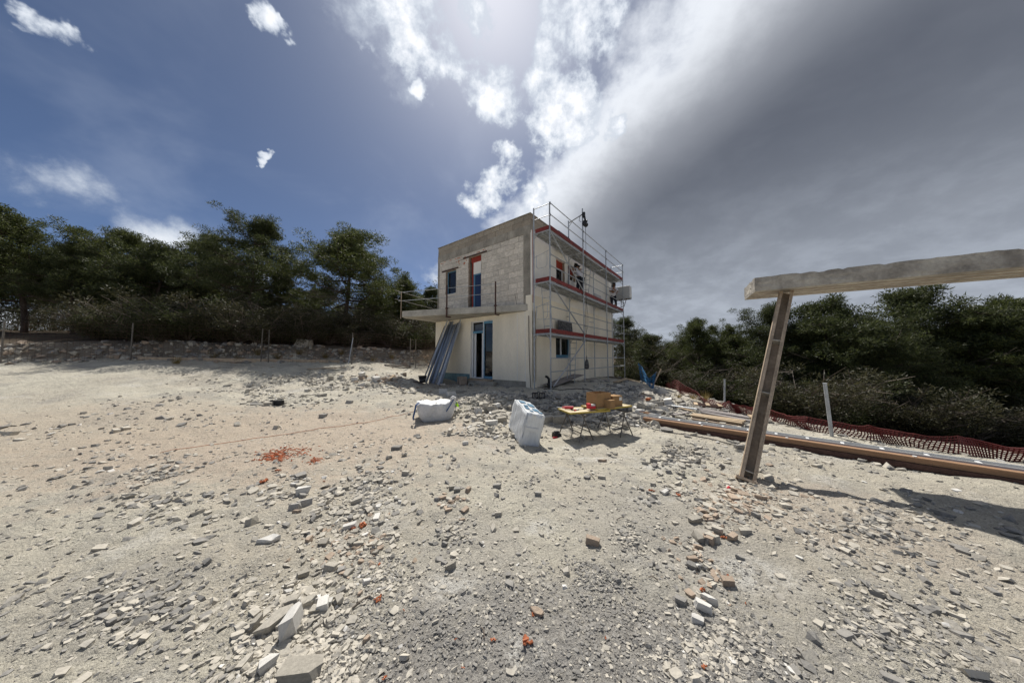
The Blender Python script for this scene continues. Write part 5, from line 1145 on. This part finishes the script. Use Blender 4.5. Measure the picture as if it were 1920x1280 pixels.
# stones nobody can tell apart, cluster by cluster:  cx, cy, rx, ry, n individual, n rubble, size lo, hi, mats, label
CL = [
    (560, 1130, 95, 60, 34, 900, .018, .055, ('limestone', 'limestone', 'limestone_white'), 'loose beige stone around the white block, lower left'),
    (570, 930, 95, 50, 20, 700, .03, .09, ('limestone', 'limestone_white', 'limestone_grey'), 'loose flat stone on the left middle ground'),
    (690, 935, 60, 70, 22, 600, .025, .075, ('limestone', 'limestone_white', 'limestone_grey'), 'loose grey stone left of the small stone pile'),
    (655, 1020, 70, 40, 18, 600, .02, .055, ('limestone', 'limestone', 'stone_brown'), 'loose stone around the orange scraps on left'),
    (850, 930, 30, 22, 10, 120, .025, .07, ('limestone', 'stone_brown', 'limestone_grey'), 'small stone of the pile left of centre'),
    (850, 1000, 45, 30, 10, 350, .015, .04, ('limestone', 'limestone_grey'), 'small grey stone on the dust left of centre'),
    (1335, 1010, 60, 70, 34, 900, .02, .07, ('limestone', 'limestone', 'limestone_grey', 'stone_brown'), 'loose grey stone in the right stone band'),
    (1390, 935, 70, 35, 22, 700, .03, .09, ('limestone', 'limestone', 'stone_brown'), 'flat stone in rubble at foot of steel prop'),
    (1245, 925, 50, 18, 12, 250, .03, .08, ('limestone', 'limestone_white', 'limestone_grey'), 'stone in the thin row near the white dust'),
    (1290, 855, 60, 22, 14, 450, .04, .11, ('limestone', 'limestone_grey'), 'flat dark stone on ground before the long beams'),
    (925, 780, 42, 20, 20, 500, .07, .20, ('limestone', 'limestone_white', 'limestone'), 'stone of the heap left of the insulation pack'),
    (900, 820, 70, 18, 14, 700, .04, .11, ('limestone', 'limestone_grey', 'limestone_white'), 'loose stone before the heap and pack'),
    (1110, 765, 75, 25, 36, 1800, .07, .22, ('limestone', 'limestone_grey', 'limestone_grey'), 'stone of the dark stony heap behind the table'),
    (1215, 765, 45, 25, 20, 700, .09, .30, ('limestone', 'limestone_white', 'limestone_grey'), 'stone in the rubble right of the table'),
    (1165, 735, 45, 14, 12, 600, .08, .24, ('limestone', 'limestone_grey'), 'stone on top of the heap by the scaffold foot'),
    (1400, 800, 60, 14, 8, 350, .06, .18, ('limestone', 'limestone_grey'), 'stone among the planks'),
    (1280, 760, 60, 20, 10, 600, .05, .18, ('limestone', 'limestone_white', 'limestone_grey'), 'stone between the rubble and the pallet'),
    (720, 712, 60, 14, 12, 500, .08, .26, ('limestone', 'limestone_white', 'stone_brown'), 'stone in the rough slope left of the bucket'),
    (600, 712, 110, 18, 10, 900, .06, .20, ('limestone', 'limestone_white'), 'stone on the left slope below the bank'),
    (1000, 905, 120, 40, 8, 500, .015, .045, ('limestone', 'limestone_grey'), 'small stone on the pale middle ground'),
    (1050, 1180, 300, 70, 0, 2600, .008, .024, ('limestone_grey',), ''),
    (890, 752, 80, 16, 0, 1500, .03, .15, ('limestone', 'limestone_grey', 'limestone'), ''),
    (960, 742, 70, 9, 0, 700, .04, .18, ('limestone', 'limestone_grey'), ''),
    (1230, 745, 60, 22, 0, 900, .06, .26, ('limestone', 'limestone_white', 'limestone_grey'), ''),
    (1340, 770, 90, 18, 0, 900, .05, .2, ('limestone', 'limestone_grey'), ''),
    (540, 730, 120, 28, 0, 900, .04, .16, ('limestone', 'limestone_white'), ''),
    (1180, 1010, 60, 80, 0, 700, .012, .04, ('limestone', 'limestone_grey'), ''),
    (1330, 1230, 120, 60, 0, 1500, .008, .035, ('limestone', 'limestone_grey', 'limestone_white'), ''),
    (560, 1230, 120, 60, 0, 1500, .010, .045, ('limestone', 'limestone', 'limestone_white'), ''),
    (720, 1080, 110, 60, 0, 1000, .010, .04, ('limestone', 'limestone_grey', 'limestone_white'), ''),
    (300, 900, 170, 90, 0, 900, .03, .09, ('limestone', 'limestone_grey'), ''),
    (250, 1130, 210, 110, 0, 1100, .018, .06, ('limestone', 'limestone_grey'), ''),
    (1640, 980, 190, 110, 0, 1200, .02, .07, ('limestone', 'limestone_grey'), ''),
    (1650, 1180, 220, 80, 0, 1500, .01, .04, ('limestone', 'limestone_grey'), ''),
    (1600, 850, 130, 30, 0, 500, .04, .12, ('limestone', 'limestone_grey'), ''),
]
rub = {}   # material -> list of (x, y, size)
def add_rub(mt, x, y, s): rub.setdefault(mt, []).append((x, y, s))
for cx, cy, rx, ry, ni, nr_, lo, hi, mats, lab in CL:
    for k in range(int(ni * .64)):
        a = rnd.uniform(0, 6.283); q = min(1.5, abs(rnd.gauss(0, .75))); px, py = cx + rx * q * math.cos(a), cy + ry * q * math.sin(a)
        p = on_ground(px, py); s = lo + (hi - lo) * (.35 + .65 * rnd.random() ** 1.5)
        if p.y > 25: continue
        stone(p, s * 1.8, rnd.choice(('chunk', 'slab', 'slab', 'brick')), rnd.choice(mats), lab, lab + 's', yscale=rnd.uniform(.55, .95), zscale=rnd.uniform(.7, 1.1))
    # smaller rubble around: spread over the same patch of ground
    c0 = on_ground(cx, cy); ex = (on_ground(cx + rx, cy) - c0).length * 1.15; ey0 = on_ground(cx, cy - ry); ey1 = on_ground(cx, cy + ry)
    for k in range(int(nr_ * 1.7)):
        a = rnd.uniform(0, 6.283); q = min(1.9, abs(rnd.gauss(0, .85))); yy_ = math.sin(a) * q; px = cx + rx * q * math.cos(a); py = cy + ry * yy_
        if py < 676: continue
        d = ray(px, py); z0 = c0.z if abs(ey0.z - ey1.z) < .1 else c0.z + (ey0.z - c0.z) * max(0, -yy_) + (ey1.z - c0.z) * max(0, yy_)
        if d.z > -.01: continue
        t = (z0 - EYE) / d.z
        if vnoise(np.array([d.x * t * 1.7 + 5]), np.array([d.y * t * 1.7]))[0] < .30: continue
        mt_ = rnd.choice(mats)
        if mt_ == 'limestone_white' and rnd.random() < .8: mt_ = 'limestone'
        add_rub(mt_, d.x * t, d.y * t, lo * .35 + (hi * 1.1 - lo * .35) * rnd.random() ** 4)
# general scatter of grit over the whole yard
for k in range(42000):
    r_ = .9 + 13 * rnd.random() ** 1.9; a = R(rnd.uniform(-70, 70)); x, y = r_ * math.sin(a), r_ * math.cos(a)
    nz = fbm(np.array([x]), np.array([y]), .9, 3)[0] + .5
    if rnd.random() > .25 + 1.1 * max(0, nz - .35) * 2: continue
    add_rub(rnd.choice(('limestone', 'limestone', 'limestone_grey', 'limestone_white' if rnd.random() < .12 else 'limestone')), x, y, (.004 + .024 * rnd.random() ** 5) * (1 + r_ * .18))
for k in range(30000):   # the grey gravel patch in the foreground
    x = rnd.gauss(.35, .95); y = rnd.uniform(.95, 2.25) + .1 * math.sin(x * 5)
    if rnd.random() < .5 + .5 * (vnoise(np.array([x * 3.0]), np.array([y * 3.0]))[0] - .5) * 3: add_rub('limestone_grey' if rnd.random() < .85 else 'limestone', x, y, .006 + .020 * rnd.random() ** 2.2)
for k in range(2100):   # stones washed out of the bank
    t = rnd.uniform(-1.5, 1.0); q = BK0 + (BK1 - BK0) * t + BKn * rnd.uniform(-.35, .9)
    if q[0] < -3.8: add_rub(rnd.choice(('limestone_grey', 'stone_brown', 'limestone')), q[0], q[1], .04 + .26 * rnd.random() ** 2.5)
for k in range(13000):   # coarse rubble in drifts over the rough ground at the sides and back
    r_ = 1.4 + 12 * rnd.random() ** 1.4; a = R(rnd.uniform(-68, 68)); x, y = r_ * math.sin(a), r_ * math.cos(a)
    if vnoise(np.array([x * .8 + 3]), np.array([y * .8]))[0] < .52 + .14 * rnd.random(): continue
    if abs(x - .08 * y) < .26 * y and y < 5.5 and rnd.random() < .8: continue
    add_rub(rnd.choice(('limestone', 'limestone', 'limestone_grey', 'limestone_grey', 'limestone', 'limestone_white')), x, y, (.007 + .085 * rnd.random() ** 5) * (.6 + r_ * .13))
TPL = []
for i in range(12):
    bm = shard_mesh(200 + i, (.45, .6, .75, .9)[i % 4], 1 + i % 3, .45) if i % 3 else hull_mesh(300 + i, .7, 9, .6); bm.verts.ensure_lookup_table(); bm.verts.index_update()
    TPL.append((np.array([v.co[:] for v in bm.verts]), np.array([[v.index for v in f.verts] for f in bm.faces]))); bm.free()
for mt, L_ in rub.items():
    arr = np.array(L_)
    if mt == 'limestone_white': arr[:, 2] *= .6
    gz_ = ground(arr[:, 0], arr[:, 1]); vs, fs, off_ = [], [], 0
    # keep clear of the house footprint
    rel = arr[:, :2] - np.array(HC[:2]); ss_ = rel @ np.array(HU[:2]); vv_ = rel @ np.array(HV[:2]); keep = ~((ss_ > -.02) & (vv_ > -.1) & (vv_ < 6.1) & (ss_ < 9.8)); arr = arr[keep]; gz_ = gz_[keep]
    which = rng.integers(0, len(TPL), len(arr))
    for i, (tv, tf) in enumerate(TPL):
        sel = np.where(which == i)[0]
        if not len(sel): continue
        n = len(sel); s = arr[sel, 2]; yaw = rng.uniform(0, 6.283, n); tl = rng.normal(0, .45, n); sx = rng.uniform(.8, 1.3, n); szz = rng.uniform(.55, 1.0, n)
        P = np.repeat(tv[None], n, 0) * np.stack([sx, np.ones(n), szz], 1)[:, None, :]
        c_, s_ = np.cos(tl)[:, None], np.sin(tl)[:, None]; y_, z_ = P[..., 1] * c_ - P[..., 2] * s_, P[..., 1] * s_ + P[..., 2] * c_
        c_, s_ = np.cos(yaw)[:, None], np.sin(yaw)[:, None]; x2 = P[..., 0] * c_ - y_ * s_; y2 = P[..., 0] * s_ + y_ * c_
        Q = np.stack([x2 * s[:, None] + arr[sel, 0][:, None], y2 * s[:, None] + arr[sel, 1][:, None], z_ * s[:, None] + gz_[sel][:, None] + .04 * s[:, None]], -1)
        vs.append(Q.reshape(-1, 3)); fs.append((tf[None] + (np.arange(n) * len(tv))[:, None, None]).reshape(-1, 3) + off_); off_ += n * len(tv)
    o = obj({'limestone': 'beige_rubble', 'limestone_grey': 'grey_gravel', 'limestone_white': 'white_chippings', 'stone_brown': 'brown_rubble'}[mt], np_mesh('rubble', np.vstack(vs), np.vstack(fs), mt)); o['kind'] = 'stuff'
    o['label'] = {'limestone': 'beige limestone rubble strewn over the yard', 'limestone_grey': 'grey gravel strewn over the yard', 'limestone_white': 'white stone chippings strewn over the yard', 'stone_brown': 'brown stone rubble strewn over the yard'}[mt]; o['category'] = 'rubble'
# orange crumbs: the heap on the left and scraps all over the yard
def crumb(b, p, s):
    m_ = Matrix.Translation(p) @ Matrix.Rotation(rnd.uniform(0, 6.28), 4, 'Z') @ Matrix.Rotation(rnd.uniform(-.6, .6), 4, 'X'); w = s * rnd.uniform(.25, .5)
    n = 5; pts = [m_ @ Vector((s * (k / n - .5), w * .6 * math.sin(k * 1.9 + s * 90), w * (.4 + .3 * math.cos(k * 2.3)))) for k in range(n + 1)]; b.path(pts, w * .5, 5, w * .3)
b = MB()
for k in range(420):
    c_ = rnd.random()
    if c_ < .5: px, py = rnd.gauss(518, 15), rnd.gauss(856, 4.5)
    elif c_ < .86: px, py = rnd.gauss(552, 20), rnd.gauss(846, 4)
    else: px, py = rnd.gauss(590, 7), rnd.gauss(859, 2.5)
    d = ray(px, py); t = (.04 - EYE) / d.z; x, y = d.x * t, d.y * t; crumb(b, Vector((x, y, gz1(x, y))), rnd.uniform(.015, .042))
o = b.build('orange_crumbs', 'orange_bits'); o['kind'] = 'stuff'; o['label'] = 'heap of orange crumbs spilt on the left ground'; o['category'] = 'debris'
SCR = [(708, 1128, .07), (735, 1017, .03), (710, 1061, .045), (682, 988, .10), (662, 995, .07), (1001, 1157, .05), (925, 1208, .05), (991, 1209, .08), (855, 1200, .03), (870, 1255, .03), (1322, 1256, .045), (1319, 1110, .055), (1366, 1084, .05), (1356, 1010, .07), (1366, 925, .1), (1223, 922, .1), (1272, 931, .08), (1137, 1201, .03), (495, 905, .12), (523, 884, .08), (1399, 1137, .03), (607, 905, .05), (720, 1275, .03), (757, 1148, .03), (1381, 947, .07)]
for i, (px, py, s) in enumerate(SCR):
    b = MB()
    s *= .62
    for k in range(2 if s > .035 else 1): crumb(b, Vector((rnd.uniform(-.3, .3) * s, rnd.uniform(-.3, .3) * s, 0)), s)
    p = on_ground(px, py); o = b.build('orange_scrap', 'orange_bits', smooth=False); o.location = p + Vector((0, 0, .008))
    tag(o, 'small orange scrap lying loose among the stones', 'scrap', 'orange scraps strewn on the ground')
o = MB().tube(on_ground(1364, 922) + Vector((0, 0, .02)), on_ground(1369, 920) + Vector((0, 0, .04)), .018, 8).build('red_scrap', 'red_box'); tag(o, 'small red plastic scrap lying in rubble near the steel prop', 'scrap')
# sticks
for a, b_, lab in (((660, 1145), (698, 1117), 'thin dry twig right of the lower left stone heap'), ((1216, 1085), (1234, 1092), 'short dark stick on the gravel right of centre'), ((902, 1180), (908, 1200), 'short dark nail-like stick on the bottom gravel'), ((1105, 890), (1115, 900), 'thin stick on the pale ground right of centre'), ((1155, 978), (1170, 972), 'thin pale stick right of the half brick')):
    p0, p1 = on_ground(*a), on_ground(*b_); o = MB().path([p0 + Vector((0, 0, .01)), p0.lerp(p1, .5) + Vector((.005, .008, .016)), p1 + Vector((0, 0, .008))], .004, 5).build('twig', 'dead_wood'); tag(o, lab, 'twig')
# ------------------------------------------------------------------ wire fence on the left
fp = [(-19.5, 10.6), (-16.2, 11.8), (-12.05, 13.35), (-8.15, 14.15), (-5.65, 15.4), (-3.6, 16.8)]
fence = thing('wire_fence', 'rusty wire mesh fence on thin posts along the earth bank', 'fence', gpt(*fp[2]))
fo = Vector(fence.location); FH = 1.55
for i, (x, y) in enumerate(fp):
    p = gpt(x, y) - fo; MB().tube(p + Vector((0, 0, -.2)), p + Vector((0, 0, FH + .05)), .026, 8).build('post', 'dark_tube', fence)
    if i in (2, 4): MB().tube(p + Vector((.3, .05, -.1)), p + Vector((.28, .05, FH)), .02, 8).build('post', 'dark_tube', fence)
    if i == 3: MB().tube(p + Vector((.12, -.5, 0)), p + Vector((.02, 0, FH - .2)), .02, 8).build('strut', 'galv', fence)
for (x0, y0), (x1, y1) in zip(fp, fp[1:]):
    b = MB(); L_ = math.hypot(x1 - x0, y1 - y0); n = int(L_ / .16)
    for k in range(11):
        b.path([gpt(x0 + (x1 - x0) * t / 4, y0 + (y1 - y0) * t / 4) - fo + Vector((0, 0, .08 + k * .145)) for t in range(5)], .0035, 3)
    for k in range(n + 1):
        t = k / n; p = gpt(x0 + (x1 - x0) * t, y0 + (y1 - y0) * t) - fo; b.tube(p + Vector((0, 0, .05)), p + Vector((0, 0, FH)), .0028, 3, cap=False)
    b.build('wire_mesh', 'rust', fence)

# ------------------------------------------------------------------ pines
def leaf_tris(centres, radii, n_each, ln, wd, seed, up=.35):
    g = np.random.default_rng(seed); C_ = np.repeat(np.asarray(centres), n_each, 0); Rr = np.repeat(np.asarray(radii), n_each, 0); N_ = len(C_)
    d = g.normal(size=(N_, 3)); d /= np.linalg.norm(d, axis=1)[:, None]; rad_ = g.random(N_) ** .45
    P = C_ + d * rad_[:, None] * Rr
    ax_ = d * .7 + g.normal(size=(N_, 3)) * .6; ax_[:, 2] += up; ax_ /= np.linalg.norm(ax_, axis=1)[:, None]
    sd = np.cross(ax_, g.normal(size=(N_, 3))); sd /= np.linalg.norm(sd, axis=1)[:, None] + 1e-9
    l = (ln * g.uniform(.6, 1.3, N_))[:, None]; w = (wd * g.uniform(.6, 1.3, N_))[:, None]
    V3 = np.stack([P - sd * w, P + sd * w, P + ax_ * l], 1).reshape(-1, 3); return V3, np.arange(N_ * 3).reshape(-1, 3)
def make_pine(seed, h, spread, bole, lobes, clumps, mat, dead=40, dens=70, flat_top=.5):
    r_ = random.Random(seed); root = bpy.data.objects.new('pine_tree', None); COL.objects.link(root)
    tb = MB(); lean = Vector((r_.uniform(-.08, .08), r_.uniform(-.05, .05), 0)) * h
    def trunk_at(t): return Vector((lean.x * t * t + .12 * math.sin(t * 5 + seed), lean.y * t * t + .1 * math.cos(t * 4 + seed), h * .94 * t))
    tb.path([trunk_at(k / 12) for k in range(13)], .030 * h / 2 + .03, 8, .025)
    cs, rs = [], []
    for k in range(lobes):
        t = bole + (1 - bole) * ((k + .5) / lobes) ** .85; p0 = trunk_at(t * .9); a = k * 2.4 + r_.uniform(-.6, .6)
        prof = math.sin(math.pi * min(1, ((t - bole) / (1 - bole)) ** flat_top * .86 + .10)); rad_ = spread * (.30 + .70 * prof) * r_.uniform(.72, 1.12)
        if t > .9: rad_ *= .45
        end = p0 + Vector((math.cos(a) * rad_, math.sin(a) * rad_, h * r_.uniform(.04, .15))); midp = p0.lerp(end, .5) + Vector((0, 0, -.04 * h + r_.uniform(-.1, .1)))
        tb.path([p0, p0.lerp(midp, .5), midp, midp.lerp(end, .5) + Vector((r_.uniform(-.1, .1), r_.uniform(-.1, .1), 0)), end], .022 * h / 3 * (1.15 - t) + .02, 5, .008)
        for q in range(clumps):
            f = r_.uniform(.38, 1.08) ** .8; base = p0.lerp(midp, f * 2) if f < .5 else midp.lerp(end, f * 2 - 1); sp = rad_ * .30 + .25
            c_ = base + Vector((r_.gauss(0, sp * .6), r_.gauss(0, sp * .6), r_.gauss(.10, sp * .36))); cs.append(c_[:]); s = r_.uniform(.20, .42) * (.7 + h / 22); rs.append((s * 1.2, s * 1.2, s * .72))
            if q % 2 == 0: tb.tube(base, c_, .014, 4, .005, cap=False)
    cs += [(trunk_at(.97) + Vector((r_.gauss(0, .25), r_.gauss(0, .25), r_.uniform(-.3, .35))))[:] for _ in range(8)]; rs += [(.3, .3, .28)] * 8
    tk = tb.build('trunk', 'bark', root, smooth=True)
    V3, F3 = leaf_tris(cs, rs, dens, .14, .021, seed); cr = obj('crown', np_mesh('crown', V3, F3, mat), root)
    db = MB()
    for k in range(dead):
        t = r_.uniform(.10, bole + .30); p0 = trunk_at(t * .95); a = r_.uniform(0, 6.28); L_ = spread * r_.uniform(.35, .95); e = p0 + Vector((math.cos(a) * L_, math.sin(a) * L_, L_ * r_.uniform(-.15, .40))); m_ = p0.lerp(e, .5) + Vector((0, 0, r_.uniform(-.12, .18) * L_))
        db.path([p0, m_, e], .017, 3, .005)
        for q in range(5):
            s_ = m_.lerp(e, r_.random()); a2 = a + r_.uniform(-1, 1); l2 = L_ * r_.uniform(.15, .4); db.tube(s_, s_ + Vector((math.cos(a2) * l2, math.sin(a2) * l2, l2 * r_.uniform(-.2, .6))), .006, 3, .003, cap=False)
    db.build('dead_branches', 'dead_wood', tk); return root
PROTO = [make_pine(11, 8.0, 3.3, .34, 24, 24, 'needles', 70, 120, .45), make_pine(23, 7.0, 2.5, .28, 20, 20, 'needles', 45, 115, .55), make_pine(37, 9.0, 3.0, .36, 22, 22, 'needles2', 55, 115, .42), make_pine(51, 6.0, 2.5, .22, 19, 20, 'needles2', 35, 115, .6)]
PH_ = [8.0, 7.0, 9.0, 6.0]; used = [False] * 4
def pine(kind, x, y, top_z, label, rz=None, group=None, wide=1.0):
    o = PROTO[kind] if not used[kind] else copy_tree(PROTO[kind]); used[kind] = True
    z = gz1(x, y) - .1; s = (top_z - z) / (PH_[kind] * 1.02); o.location = (x, y, z); o.rotation_euler = (0, 0, rnd.uniform(0, 6.28) if rz is None else rz); o.scale = (s * wide, s * wide, s); tag(o, label, 'tree', group); return o
def pine_px(kind, px, ytop, Y, label, **k): p = at_depth(px, ytop, Y); return pine(kind, p.x, Y, p.z, label, **k)
pine_px(0, 655, 424, 18.5, 'large spreading pine standing alone above the left fence', rz=.6, wide=1.12)
pine_px(2, 478, 398, 17.5, 'tall pine at the left beside the large spreading pine', rz=2.0)
pine_px(1, 526, 505, 19.5, 'shorter pine between the tall left pine and the spreading pine', rz=1)
pine_px(1, 764, 520, 21.5, 'small pine right of the spreading pine, left of the house', rz=4)
pine_px(3, 806, 540, 23, 'low pine half hidden by the left house corner', rz=2)
pine_px(3, 708, 548, 24, 'dark pine behind and right of the spreading pine', rz=1)
pine_px(3, 590, 540, 25, 'dark pine behind and left of the spreading pine', rz=3)
pine_px(2, 1163, 592, 30, 'dark pine seen past the far scaffold end', rz=1, wide=1.15)
pine_px(3, 1212, 627, 25, 'round low pine above the blue net', rz=2, wide=1.05)
pine_px(0, 1305, 590, 21, 'broad pine above the pallet on the right', rz=5.1, wide=.78)
pine_px(1, 1374, 612, 20, 'slender pine right of the broad pine', rz=3)
pine_px(2, 1432, 566, 18, 'tall pine cut by the right photo edge near the canopy', rz=.2)
pine_px(3, 1258, 645, 24, 'small dark pine left of the broad pine', rz=4)
pine_px(3, 1340, 640, 23, 'dark pine filling the gap right of the broad pine', rz=5)
G1 = 'pines of the dark wood behind the left fence'; G2 = 'pines of the dark wood beyond the right drop'
for i, (px, yt, Y) in enumerate(((430, 470, 22), (370, 430, 19), (300, 455, 17), (235, 420, 18), (150, 450, 16), (60, 400, 16), (-40, 430, 17), (560, 565, 28), (640, 570, 29), (680, 560, 30), (740, 560, 30), (790, 575, 31), (820, 590, 33), (490, 545, 27), (400, 520, 26), (250, 510, 25), (110, 500, 24))):
    pine_px((2, 1, 3, 0)[i % 4], px, yt, Y, 'front row pine of the left wood, ' + ('seventh', 'sixth', 'fifth', 'fourth', 'third', 'second', 'first')[i] + ' from the left frame edge' if i < 7 else 'pine deep in the dark wood behind the left wire fence', group=G1)
for i, (px, yt, Y) in enumerate(((1500, 600, 17), (1560, 560, 16), (1640, 590, 15), (1720, 540, 16), (1810, 570, 15), (1900, 560, 15), (1180, 630, 32), (1230, 650, 34), (1290, 640, 31), (1340, 648, 31), (1400, 640, 30), (1460, 625, 28), (1530, 620, 26), (1640, 620, 26), (1770, 610, 24))):
    pine_px((1, 3, 2, 3)[i % 4], px, yt, Y, 'front row pine of the right wood, ' + ('sixth', 'fifth', 'fourth', 'third', 'second', 'first')[i] + ' from the right frame edge' if i < 6 else 'pine deep in the dark wood beyond the right drop', group=G2)

# ------------------------------------------------------------------ shrubs and undergrowth
def make_shrub(seed, mat):
    r_ = random.Random(seed); root = bpy.data.objects.new('shrub', None); COL.objects.link(root); sb = MB(); cs, rs = [], []
    for k in range(34):
        a = r_.uniform(0, 6.28); L_ = r_.uniform(.5, 1.15); e = Vector((math.cos(a) * L_ * .75, math.sin(a) * L_ * .75, L_ * r_.uniform(.35, 1.1))); m_ = e * .5 + Vector((0, 0, .1)); sb.path([(0, 0, 0), m_, e], .014, 3, .004)
        for q in range(4): s_ = m_.lerp(e, r_.random()); sb.tube(s_, s_ + Vector((r_.uniform(-.3, .3), r_.uniform(-.3, .3), r_.uniform(-.05, .3))), .006, 3, .003, cap=False)
        cs.append((e * r_.uniform(.7, 1.05))[:]); rs.append((.22, .22, .18))
    sb.build('stems', 'dead_wood', root); V3, F3 = leaf_tris(cs, rs, 170, .055, .010, seed); obj('foliage', np_mesh('foliage', V3, F3, mat), root); return root
SH = [make_shrub(5, 'brush'), make_shrub(9, 'needles2'), make_shrub(15, 'brush')]; su = [False] * 3
def shrub(kind, x, y, s, label, group):
    o = SH[kind] if not su[kind] else copy_tree(SH[kind]); su[kind] = True
    o.location = (x, y, gz1(x, y) - .05); o.rotation_euler = (0, 0, rnd.uniform(0, 6.28)); o.scale = (s * 1.15, s * 1.15, s); tag(o, label, 'shrub', group)
for k in range(78):
    t = rnd.random(); q = BK0 + (BK1 - BK0) * (t * 2.1 - 1.05) + BKn * rnd.choice((rnd.uniform(.9, 3), rnd.uniform(2, 8)))
    if q[0] > -3.4 and q[1] < 21.5: continue
    shrub(rnd.choice((0, 0, 1, 2)), q[0], q[1], rnd.uniform(.9, 2.0), 'dry tangled shrub in the undergrowth behind the left fence', 'shrubs behind the left fence')
for k in range(95):
    px = rnd.uniform(1150, 1900); Y = rnd.uniform(15.5, 27) if px > 1240 else rnd.uniform(19.5, 30); x = (px - 960) / FPX * Y
    if px > 1440: Y = rnd.uniform(12, 22); x = (px - 960) / FPX * Y
    if .62 * x + .78 * Y < 17.2: continue
    shrub(rnd.choice((0, 1, 1, 2)), x, Y, rnd.uniform(1.0, 2.3), 'dark shrub in the undergrowth beyond the red safety net', 'shrubs beyond the safety net')
# dense mass of far undergrowth that closes the wood
g = np.random.default_rng(77); cs = []
for k in range(2600):
    px = g.uniform(-150, 830) if k % 2 else g.uniform(1150, 2080); Y = g.uniform(22, 36) if 480 < px < 1440 else g.uniform(17, 30); x = (px - 960) / FPX * Y; cs.append((x, Y, g.random() ** 1.4 * (4.6 if px < 900 else 4.8)))
cs = np.array(cs); cs[:, 2] += ground(cs[:, 0], cs[:, 1]); V3, F3 = leaf_tris(cs, np.full((len(cs), 3), .8), 130, .15, .024, 78)
o = obj('wood_undergrowth', np_mesh('undergrowth', V3, F3, 'brush')); o['kind'] = 'stuff'; o['label'] = 'dark undergrowth filling the wood behind the trees'; o['category'] = 'undergrowth'
# dry bleached twigs seen against the dark wood
b = MB()
for k in range(260):
    left = k % 2 == 0; px = rnd.uniform(250, 815) if left else rnd.uniform(1200, 1700); Y = rnd.uniform(16.5, 19.5) if left else rnd.uniform(16, 20)
    x = (px - 960) / FPX * Y; z = gz1(x, Y) + rnd.uniform(.3, 2.6); L_ = rnd.uniform(.5, 1.6); a = rnd.uniform(-.7, .9) + (math.pi if rnd.random() < .5 else 0)
    p0 = Vector((x, Y, z)); e = p0 + Vector((math.cos(a) * L_, rnd.uniform(-.3, .3), abs(math.sin(a)) * L_)); m_ = p0.lerp(e, .5) + Vector((0, 0, rnd.uniform(-.1, .15))); b.path([p0, m_, e], .009, 3, .003)
    for q in range(4): s_ = p0.lerp(e, rnd.uniform(.2, .95)); b.tube(s_, s_ + Vector((rnd.uniform(-.4, .4), rnd.uniform(-.2, .2), rnd.uniform(-.05, .35))), .005, 3, .002, cap=False)
o = b.build('dry_twigs', 'dead_wood'); o['kind'] = 'stuff'; o['label'] = 'bleached dry twigs tangled before the dark wood'; o['category'] = 'twigs'
# dry grass by the net and bank
def tuft(px, py, label, n=40, hgt=.5):
    p = on_ground(px, py); V3, F3 = [], []; r2 = np.random.default_rng(int(px)); t_ = thing('grass_tuft', label, 'grass', p)
    for k in range(n):
        a = r2.uniform(0, 6.28); q = r2.uniform(0, .12); bx0 = np.array([math.cos(a) * q, math.sin(a) * q, 0]); e = bx0 + np.array([math.cos(a) * r2.uniform(.05, .3), math.sin(a) * r2.uniform(.05, .3), hgt * r2.uniform(.5, 1)]); s = np.array([-math.sin(a), math.cos(a), 0]) * .008; V3 += [bx0 - s, bx0 + s, e]; F3.append([len(V3) - 3, len(V3) - 2, len(V3) - 1])
    obj('blades', np_mesh('blades', np.array(V3), np.array(F3), 'grass'), t_)
for i_, (px, py) in enumerate(((560, 672), (610, 676), (700, 678), (735, 676), (640, 668), (520, 676), (450, 680), (400, 676), (330, 684))): tuft(px, py, 'dry weed tuft on the earth bank, ' + ('below the round boulder', 'left of the strut', 'right of the strut', 'left of the twin posts', 'just left of the middle post', 'right of the left twin posts', 'first beyond the left twin posts', 'second beyond the left twin posts', 'farthest left')[i_], 60, .42)
tuft(1322, 752, 'yellow dry grass tuft before the red safety net', 70, .55); tuft(1300, 748, 'low brown grass tuft left of the yellow one', 50, .3); tuft(484, 666, 'yellowish grass tuft at foot of the bank on the left', 60, .5); tuft(1150, 690, 'green yellow weed tuft by the far scaffold foot', 60, .5); tuft(1272, 745, 'low dry weed tuft near the top of the safety net', 40, .25)
